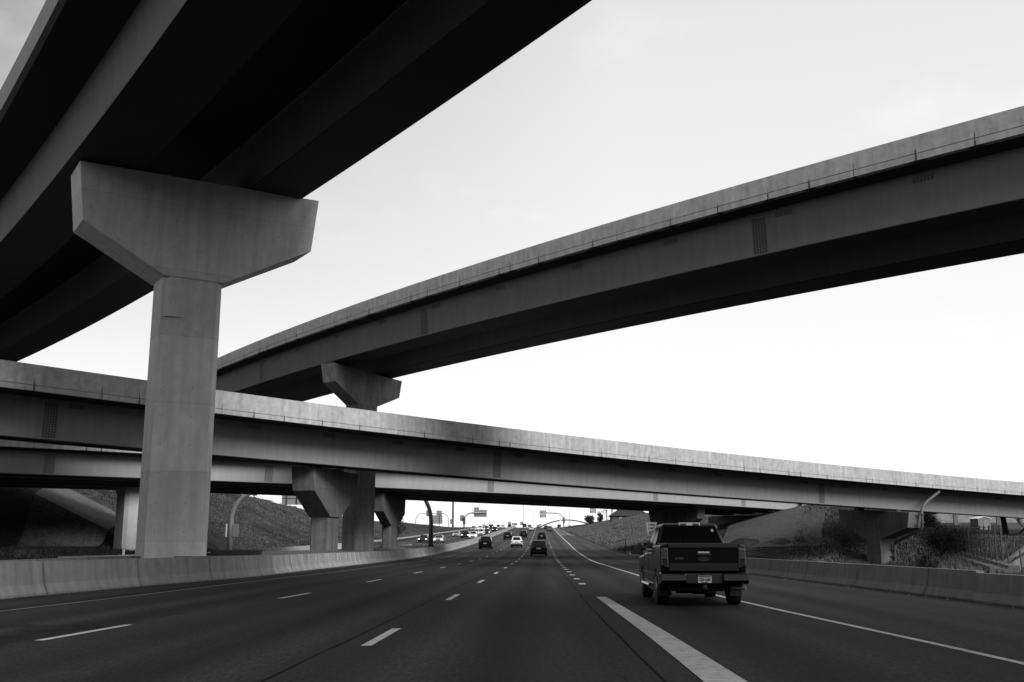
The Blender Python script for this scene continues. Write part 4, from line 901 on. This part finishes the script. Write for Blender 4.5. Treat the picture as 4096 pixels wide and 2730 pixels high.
def car(style, paint, x, y, rz, label, lit=False, spare=False, group='cars driving ahead', z=None):
    key = (style, paint, lit, spare)
    if key in CACHE:
        r = copy_tree(CACHE[key])
    else:
        d = STY[style]; P = PAINTS[paint]; hw = d['W'] / 2; L = d['L'] / 2
        nm = {'suv': 'suv', 'sedan': 'sedan_car', 'van': 'minivan', 'pickup': 'pickup_truck'}[style]
        r = empty(nm, (0, 0, 0), '', 'car')
        low = min(p[1] for p in d['prof']); ra = d['wr'] + .07
        pr = d['prof'] + arch(d['wy'][1], ra) + arch(d['wy'][0], ra)
        obj('body', slab_body(pr, hw), P, r, bevel=.02)
        cm, fc = cabin(*d['cab']); cb = obj('cabin', cm, P, r, bevel=.06)
        u0, u1, v0, v1 = d['rear']
        obj('rear_window', pane_mesh(fc['rear'], u0, u1, v0, v1, .016, .03), GLASS, cb); obj('windshield', pane_mesh(fc['front'], .07, .93, .08, .9, .016, .03), GLASS, cb)
        for sd in ('left', 'right'):
            obj('side_window', pane_mesh(fc[sd], .06, .47, .12, .88, .014), GLASS, cb); obj('side_window', pane_mesh(fc[sd], .53, .93, .12, .88, .014), GLASS, cb)
        zt = max(p[1] for p in d['prof'])
        for s in (-1, 1):
            mm = M(); mm.box(s * hw * .66 if s > 0 else -hw * .97, hw * .97 if s > 0 else -hw * .66, -L - .02, -L + .12, zt - .30, zt - .10); obj('tail_light', mm, TAIL, r, bevel=.02)
            mm = M(); fz = {'suv': .72, 'sedan': .60, 'van': .72, 'pickup': .85}[style]; mm.box(s * hw * .6 if s > 0 else -hw * .94, hw * .94 if s > 0 else -hw * .6, L - .2, L - .01, fz - .03, fz + .13); obj('headlight', mm, LAMP if lit else LAMP_OFF, r, bevel=.02)
            mm = M(); zm = d['cab'][4]; mm.box(s * (hw - .02) if s > 0 else -hw - .22, hw + .22 if s > 0 else -hw + .02, .72, .86, zm - .02, zm + .15); obj('mirror', mm, TRIM, r, bevel=.03)
        mm = M(); mm.box(-hw * .95, hw * .95, -L - .05, -L + .1, .36, .58); obj('rear_bumper', mm, TRIM if paint != 'dark' else P, r, bevel=.03)
        mm = M(); mm.box(-hw * .5, hw * .5, L - .08, L + .03, .4, .62); obj('grille', mm, TRIM, r, bevel=.02)
        mm = M(); mm.box(-.24, .24, -L - .035, -L - .015, .78, .92); obj('number_plate', mm, PLATE, r)
        mm = M(); mm.box(-hw * .8, hw * .8, -L * .86, L * .86, .2, .4); obj('underbody', mm, BLACK, r)
        for wy in d['wy']:
            for s in (-1, 1): wheel(r, s * (hw - .12), wy, d['wr'])
        if style == 'suv' and paint == 'white':
            mm = M(); mm.box(-.72, .72, -L - .03, -L + .02, .62, .66); obj('trim_strip', mm, TRIM, r)
        if spare:
            mm = M(); mm.tube([(.15, -L - .25, .92), (.15, -L + .05, .92)], .36, 20); obj('spare_wheel', mm, BLACK, r, bevel=.03)
        CACHE[key] = r
    r.location = (x, y, float(zs(x, y)) if z is None else z); dzdy = float(zr(y + 3) - zr(y - 3)) / 6
    r.rotation_euler = (math.atan(dzdy) * (1 if abs(rz) < 1.6 else -1), 0, rz); tag(r, label, {'suv': 'car', 'sedan': 'car', 'van': 'car', 'pickup': 'pickup truck'}[style], group); return r
H0 = -.03
car('pickup', 'dark', -3.9, 157, H0, 'dark pickup truck ahead in the leftmost lane, nearest to the divider')
car('suv', 'white', .8, 168, H0, 'white suv ahead, lowest and nearest of the white cars on this side')
car('suv', 'dark', -.9, 232, H0, 'dark suv in the left lane just behind the white suv in view')
car('suv', 'dark', 2.8, 252, H0, 'dark suv with a spare wheel on its tailgate', spare=True)
car('suv', 'dark', 3.0, 117, H0, 'big black suv nearest ahead in the middle of the road')
car('suv', 'dark', 6.5, 229, H0, 'black suv farther up the lane above the nearest black suv')
car('sedan', 'white', 7.0, 378, H0, 'white sedan near the crest, centre of the lanes')
car('van', 'dark', 6.3, 520, H0, 'dark van on the crest beside the tall thin mast')
car('sedan', 'grey', 8.5, 505, H0, 'grey sedan on the crest right of the dark van')
car('sedan', 'light', 11.9, 470, H0, 'silver sedan on the crest above the black suv')
car('suv', 'white', 14.2, 520, H0, 'white suv on the crest right of the silver sedan')
car('suv', 'dark', 13.6, 415, H0, 'dark suv on the crest half hidden by the grey pickup')
car('pickup', 'grey', 13.3, 368, H0, 'grey pickup truck in the right lane near the crest')
car('suv', 'dark', 24.0, 530, H0, 'dark suv at the top of the right ramp beside the gantry leg')
car('sedan', 'white', 30.2, 545, H0, 'white sedan far right behind the ridge top', z=9.9)
car('sedan', 'light', 43.5, 560, H0 - .5, 'silver sedan roof showing over the ridge left of the evergreens', z=12.2)
PIR = math.pi - .04; G2 = 'oncoming cars left of the divider'
car('sedan', 'dark', -17.2, 204, PIR, 'oncoming black sedan with lit headlights left of the thick gantry leg', True, group=G2)
car('sedan', 'light', -14.0, 201, PIR, 'oncoming silver sedan just right of the thick gantry leg', True, group=G2)
car('suv', 'dark', -11.0, 248, PIR, 'oncoming black suv with very bright headlights, left of a white suv', True, group=G2)
car('suv', 'white', -8.9, 241, PIR, 'oncoming big white suv with dark grille, nearest the divider', True, group=G2)
car('suv', 'white', -8.4, 286, PIR, 'oncoming white suv second from the divider, behind the first white one', False, group=G2)
car('sedan', 'dark', -7.2, 306, PIR, 'oncoming dark sedan with lit lamps close to the divider', True, group=G2)
car('suv', 'dark', -5.9, 362, PIR, 'oncoming dark suv against the divider, farther up the slope', True, group=G2)
car('suv', 'light', -14.2, 385, PIR, 'oncoming silver suv in the outer lane, farther up', False, group=G2)
car('suv', 'white', -11.9, 392, PIR, 'oncoming white suv in the middle lane, farther up', True, group=G2)
car('suv', 'grey', -9.6, 392, PIR, 'oncoming grey suv in the middle lane, farther up', True, group=G2)
car('pickup', 'dark', -8.8, 445, PIR, 'oncoming dark pickup standing taller at the crest', True, group=G2)
car('sedan', 'white', -4.4, 520, PIR, 'oncoming white sedan at the crest beside the divider top', False, group=G2)
car('sedan', 'dark', -6.6, 505, PIR, 'oncoming dark sedan at the crest, in the middle lane', True, group=G2)
car('suv', 'white', -12.6, 470, PIR, 'oncoming white suv high on the crest in the outer lane', False, group=G2)
car('suv', 'dark', -1.2, 525, PIR, 'oncoming black suv farthest right against the divider crest', False, group=G2)
car('sedan', 'white', -10.6, 500, PIR, 'oncoming white sedan behind the dark pickup at the crest', False, group=G2)
car('sedan', 'light', -13.9, 262, PIR, 'oncoming silver sedan half hidden behind the bright-lit black suv', False, group=G2)

# ------------------------------------------------------------------ the pickup truck in the right lane
T = empty('pickup_truck', (4.52, 27.1, 0), 'dark full-size pickup truck in the right lane with chrome bumper ends and tow mirrors', 'pickup truck', rz=R(-1.9))
TP = plain('truck_paint', .004, .2, .0, .2, .25, noise=0)
prof = [(-2.84, .80), (-2.86, 1.34), (-2.80, 1.40), (-1.0, 1.39), (-.9, 1.22), (1.1, 1.20), (1.35, 1.16), (2.6, 1.10), (2.86, .95), (2.9, .55), (2.75, .42)]
pr = prof + arch(1.9, .52) + arch(-1.72, .52)
pr = pr + [(-2.4, .50), (-2.7, .60)]
obj('body', slab_body(pr, .985, .10, .03), TP, T, bevel=.02)
cm, fc = cabin(-.98, 1.35, -.62, .62, 1.20, 1.93, .93, .68); cb = obj('cabin', cm, TP, T, bevel=.07)
for u0, u1 in ((.045, .345), (.375, .625), (.655, .955)):
    obj('rear_window', pane_mesh(fc['rear'], u0, u1, .28, .86, .016, .0), GLASS, cb)
obj('windshield', pane_mesh(fc['front'], .07, .93, .1, .9, .016), GLASS, cb)
for sd in ('left', 'right'): obj('side_window', pane_mesh(fc[sd], .05, .45, .14, .86, .014), GLASS, cb); obj('side_window', pane_mesh(fc[sd], .52, .90, .14, .86, .014), GLASS, cb)
mm = M(); mm.box(-.27, .27, -.70, -.60, 1.875, 1.95); bl = obj('brake_lamp', mm, plain('trim_highlight', .5, .35, noise=0), cb, bevel=.015)  # pale diffuse colour stands in for chrome highlights, on the tailgate grip too
mm = M(); mm.box(-.23, -.08, -.712, -.702, 1.885, 1.93); mm.box(.08, .23, -.712, -.702, 1.885, 1.93); obj('lens', mm, TAILC, bl)
mm = M(); mm.box(-.86, .86, -2.84, -1.0, 1.385, 1.44); obj('bed_cover', mm, TRIM, T, bevel=.02)
mm = M(); mm.box(-.80, .80, -2.90, -2.80, .80, 1.38); tg = obj('tailgate', mm, TP, T, bevel=.02)
mm = M(); mm.box(-.795, .795, -2.915, -2.902, .81, .98); obj('lower_trim', mm, plain('tailgate_applique', .012, .35, .0, noise=0), tg, bevel=.006)
mm = M(); mm.box(-.795, .795, -2.925, -2.902, 1.33, 1.40); obj('spoiler_lip', mm, TRIM, tg, bevel=.015)
mm = M(); mm.box(-.16, .16, -2.93, -2.902, 1.16, 1.25); hd_ = obj('handle', mm, TRIM, tg, bevel=.01); mm = M(); mm.box(-.13, .13, -2.95, -2.931, 1.205, 1.245); obj('grip', mm, MATS['trim_highlight'], hd_, bevel=.012)
# oval badge: ring, field and script-like strokes
mm = M(); n = 32; ring = [(math.cos(2 * math.pi * i / n), math.sin(2 * math.pi * i / n)) for i in range(n)]
v = [(c * a, -2.92, 1.075 + s * b_) for a, b_ in ((.125, .05), (.108, .037)) for c, s in ring]; mm.add(v, [(i, (i + 1) % n, n + (i + 1) % n, n + i) for i in range(n)]); bd = obj('badge', mm, CHROME, tg, fix=False)
mm = M(); mm.add([(c * .108, -2.912, 1.075 + s * .037) for c, s in ring], [tuple(range(n))]); obj('badge_field', mm, TRIM, bd)
text('lettering', 'Ford', .06, CHROME, bd, (0, -2.925, 1.072), sx=1.25)
text('lettering', 'F-150', .062, CHROME, tg, (-.56, -2.908, 1.085), sx=1.35, bold=.004)
for s in (-1, 1):
    a, b_ = sorted((s * .81, s * .97)); q = [(a, .88), (b_, .94), (b_, 1.30), (a, 1.33)] if s > 0 else [(a, .94), (b_, .88), (b_, 1.33), (a, 1.30)]
    mm = M(); mm.prism(q, -2.90, -2.55, 'y'); tl = obj('tail_light', mm, plain('lamp_bezel', .16, .3, .5, noise=0), T, bevel=.012)
    for z0, z1, mt in ((1.13, 1.30, TAILC), (.92, 1.10, TAIL)):
        mm = M(); mm.box(a + .022, b_ - .022, -2.915, -2.902, z0, z1); obj('lens', mm, mt, tl, bevel=.006)
    a, b_ = sorted((s * .42, s * 1.0)); mm = M(); mm.prism([(-3.02, .52), (-3.04, .60), (-3.02, .74), (-2.98, .77), (-2.62, .77), (-2.62, .50)], a, b_, 'x'); obj('bumper_end', mm, plain('bumper_chrome', .035, .2, 1., noise=0), T, bevel=.03)
    mm = M(); mm.box(*sorted((s * .95, s * 1.08)), .95, 1.0, 1.26, 1.31); ma = obj('mirror', mm, TRIM, T, bevel=.01)
    mm = M(); mm.box(*sorted((s * 1.03, s * 1.29)), .93, 1.05, 1.15, 1.40); obj('mirror_head', mm, TRIM, ma, bevel=.03)
    mm = M(); mm.box(*sorted((s * 1.05, s * 1.27)), .918, .929, 1.17, 1.38); obj('mirror_glass', mm, plain('mirror_glass', .10, .15, .5, noise=0), ma)
    mm = M(); mm.tube([(s * 1.04, -.75, .42), (s * 1.04, 1.15, .42)], .045, 10); obj('side_step', mm, CHROME, T)
    mm = M(); mm.box(*sorted((s * .985, s * .992)), -2.2, 2.3, .70, .725); obj('side_trim', mm, CHROME, T)
    mm = M(); mm.box(*sorted((s * .68, s * .97)), -2.24, -2.21, .22, .62); obj('mud_flap', mm, BLACK, T)
    for k_, yd in enumerate((-.95, .15, 1.2)):
        mm = M(); mm.box(*sorted((s * .9835, s * .9875)), yd - .006, yd + .006, .5, 1.17); obj('door_gap', mm, BLACK, T)
    mm = M(); mm.box(*sorted((s * .985, s * 1.02)), -.05, .12, 1.02, 1.06); obj('door_handle', mm, CHROME, T, bevel=.01)
    for wy in (-1.72, 1.9): wheel(T, s * .855, wy, .40, .28, CHROME)
    mm = M(); mm.box(*sorted((s * .55, s * .92)), 2.82, 2.93, .82, 1.02); obj('headlight', mm, LAMP_OFF, T, bevel=.02)
mm = M(); mm.box(-.43, .43, -2.96, -2.62, .52, .75); obj('bumper_centre', mm, TRIM, T, bevel=.02)
mm = M(); mm.box(-.155, .155, -2.985, -2.962, .54, .70); pl = obj('number_plate', mm, plain('truck_plate', .55, .4, noise=0), T, bevel=.008)
text('lettering', 'CJD\u00b7G03', .088, LETTERB, pl, (0, -2.99, .615), sx=.82, bold=.002); text('lettering', 'COLORADO', .026, LETTERB, pl, (0, -2.99, .556))
mm = M(); mm.prism([(-.148, .675), (-.09, .665), (-.05, .672), (0, .662), (.06, .673), (.11, .664), (.148, .674), (.148, .693), (-.148, .693)], -2.989, -2.987, 'y'); obj('plate_ridge', mm, TRIM, pl)
mm = M(); mm.box(-.75, .75, -2.6, 2.5, .36, .62); mm.box(-.5, .1, -1.9, -1.5, .26, .40); obj('underbody', mm, BLACK, T)
mm = M(); mm.tube([(-.8, -1.72, .40), (.8, -1.72, .40)], .06, 8); mm.tube([(-.12, -1.72, .38), (.18, -1.72, .38)], .15, 10); obj('rear_axle', mm, BLACK, T)
mm = M(); mm.tube([(.45, -2.2, .42), (.62, -2.55, .42), (.98, -2.72, .42)], .04, 10); obj('exhaust', mm, STEEL, T)
mm = M(); mm.box(-.04, .04, -3.03, -2.95, .42, .50); obj('tow_hitch', mm, TRIM, T)
mm = M(); a_, b2, c_, d_ = [Vector(p) for p in fc['rear']]
ctr = (a_ * .12 + b2 * .88) * .25 + (d_ * .12 + c_ * .88) * .75; ex = (b2 - a_).normalized(); ez = (d_ - a_ ).normalized(); ez = (ez - ex * ez.dot(ex)).normalized(); nr = ex.cross(ez)
mm.add([ctr + ex * math.cos(2 * math.pi * i / 12) * .035 + ez * math.sin(2 * math.pi * i / 12) * .045 + nr * .02 for i in range(12)], [tuple(range(12))]); obj('sticker', mm, PLATE, cb, fix=False)

V_ = []
for f, n_, y0_, y1_, w_ in ((lambda y: bar(y) + .15, 1500, 12, 130, .35), (lambda y: rpe(y) - .95, 900, 14, 90, .35), (lambda y: rpe(y) + .3, 900, 95, 200, .5)):
    yy = y0_ + (y1_ - y0_) * rng.random(n_); xx = np.array([float(f(a)) for a in yy]) + rng.normal(size=n_) * w_ * .6; zz_ = np.array([float(zs(a, c)) for a, c in zip(xx, yy)])
    sz = .008 + .03 * rng.random(n_) ** 3
    for k_ in range(n_):
        a, h_ = rng.uniform(0, 6.28), sz[k_]; c, s_ = math.cos(a) * h_, math.sin(a) * h_; p = (xx[k_], yy[k_], zz_[k_] + .004); tp = (p[0] + c * .2, p[1], p[2] + h_ * 1.1)
        q = [(p[0] + c, p[1] + s_, p[2]), (p[0] - s_, p[1] + c, p[2]), (p[0] - c, p[1] - s_, p[2]), (p[0] + s_, p[1] - c, p[2])]
        for i in range(4): V_ += [q[i], q[(i + 1) % 4], tp]
o = quads('gravel', np.array(V_), plain('gravel_stone', .09, .9, noise=.5), fsz=3); tag(o, 'loose gravel and grit along the feet of the barriers', 'gravel', kind='stuff')
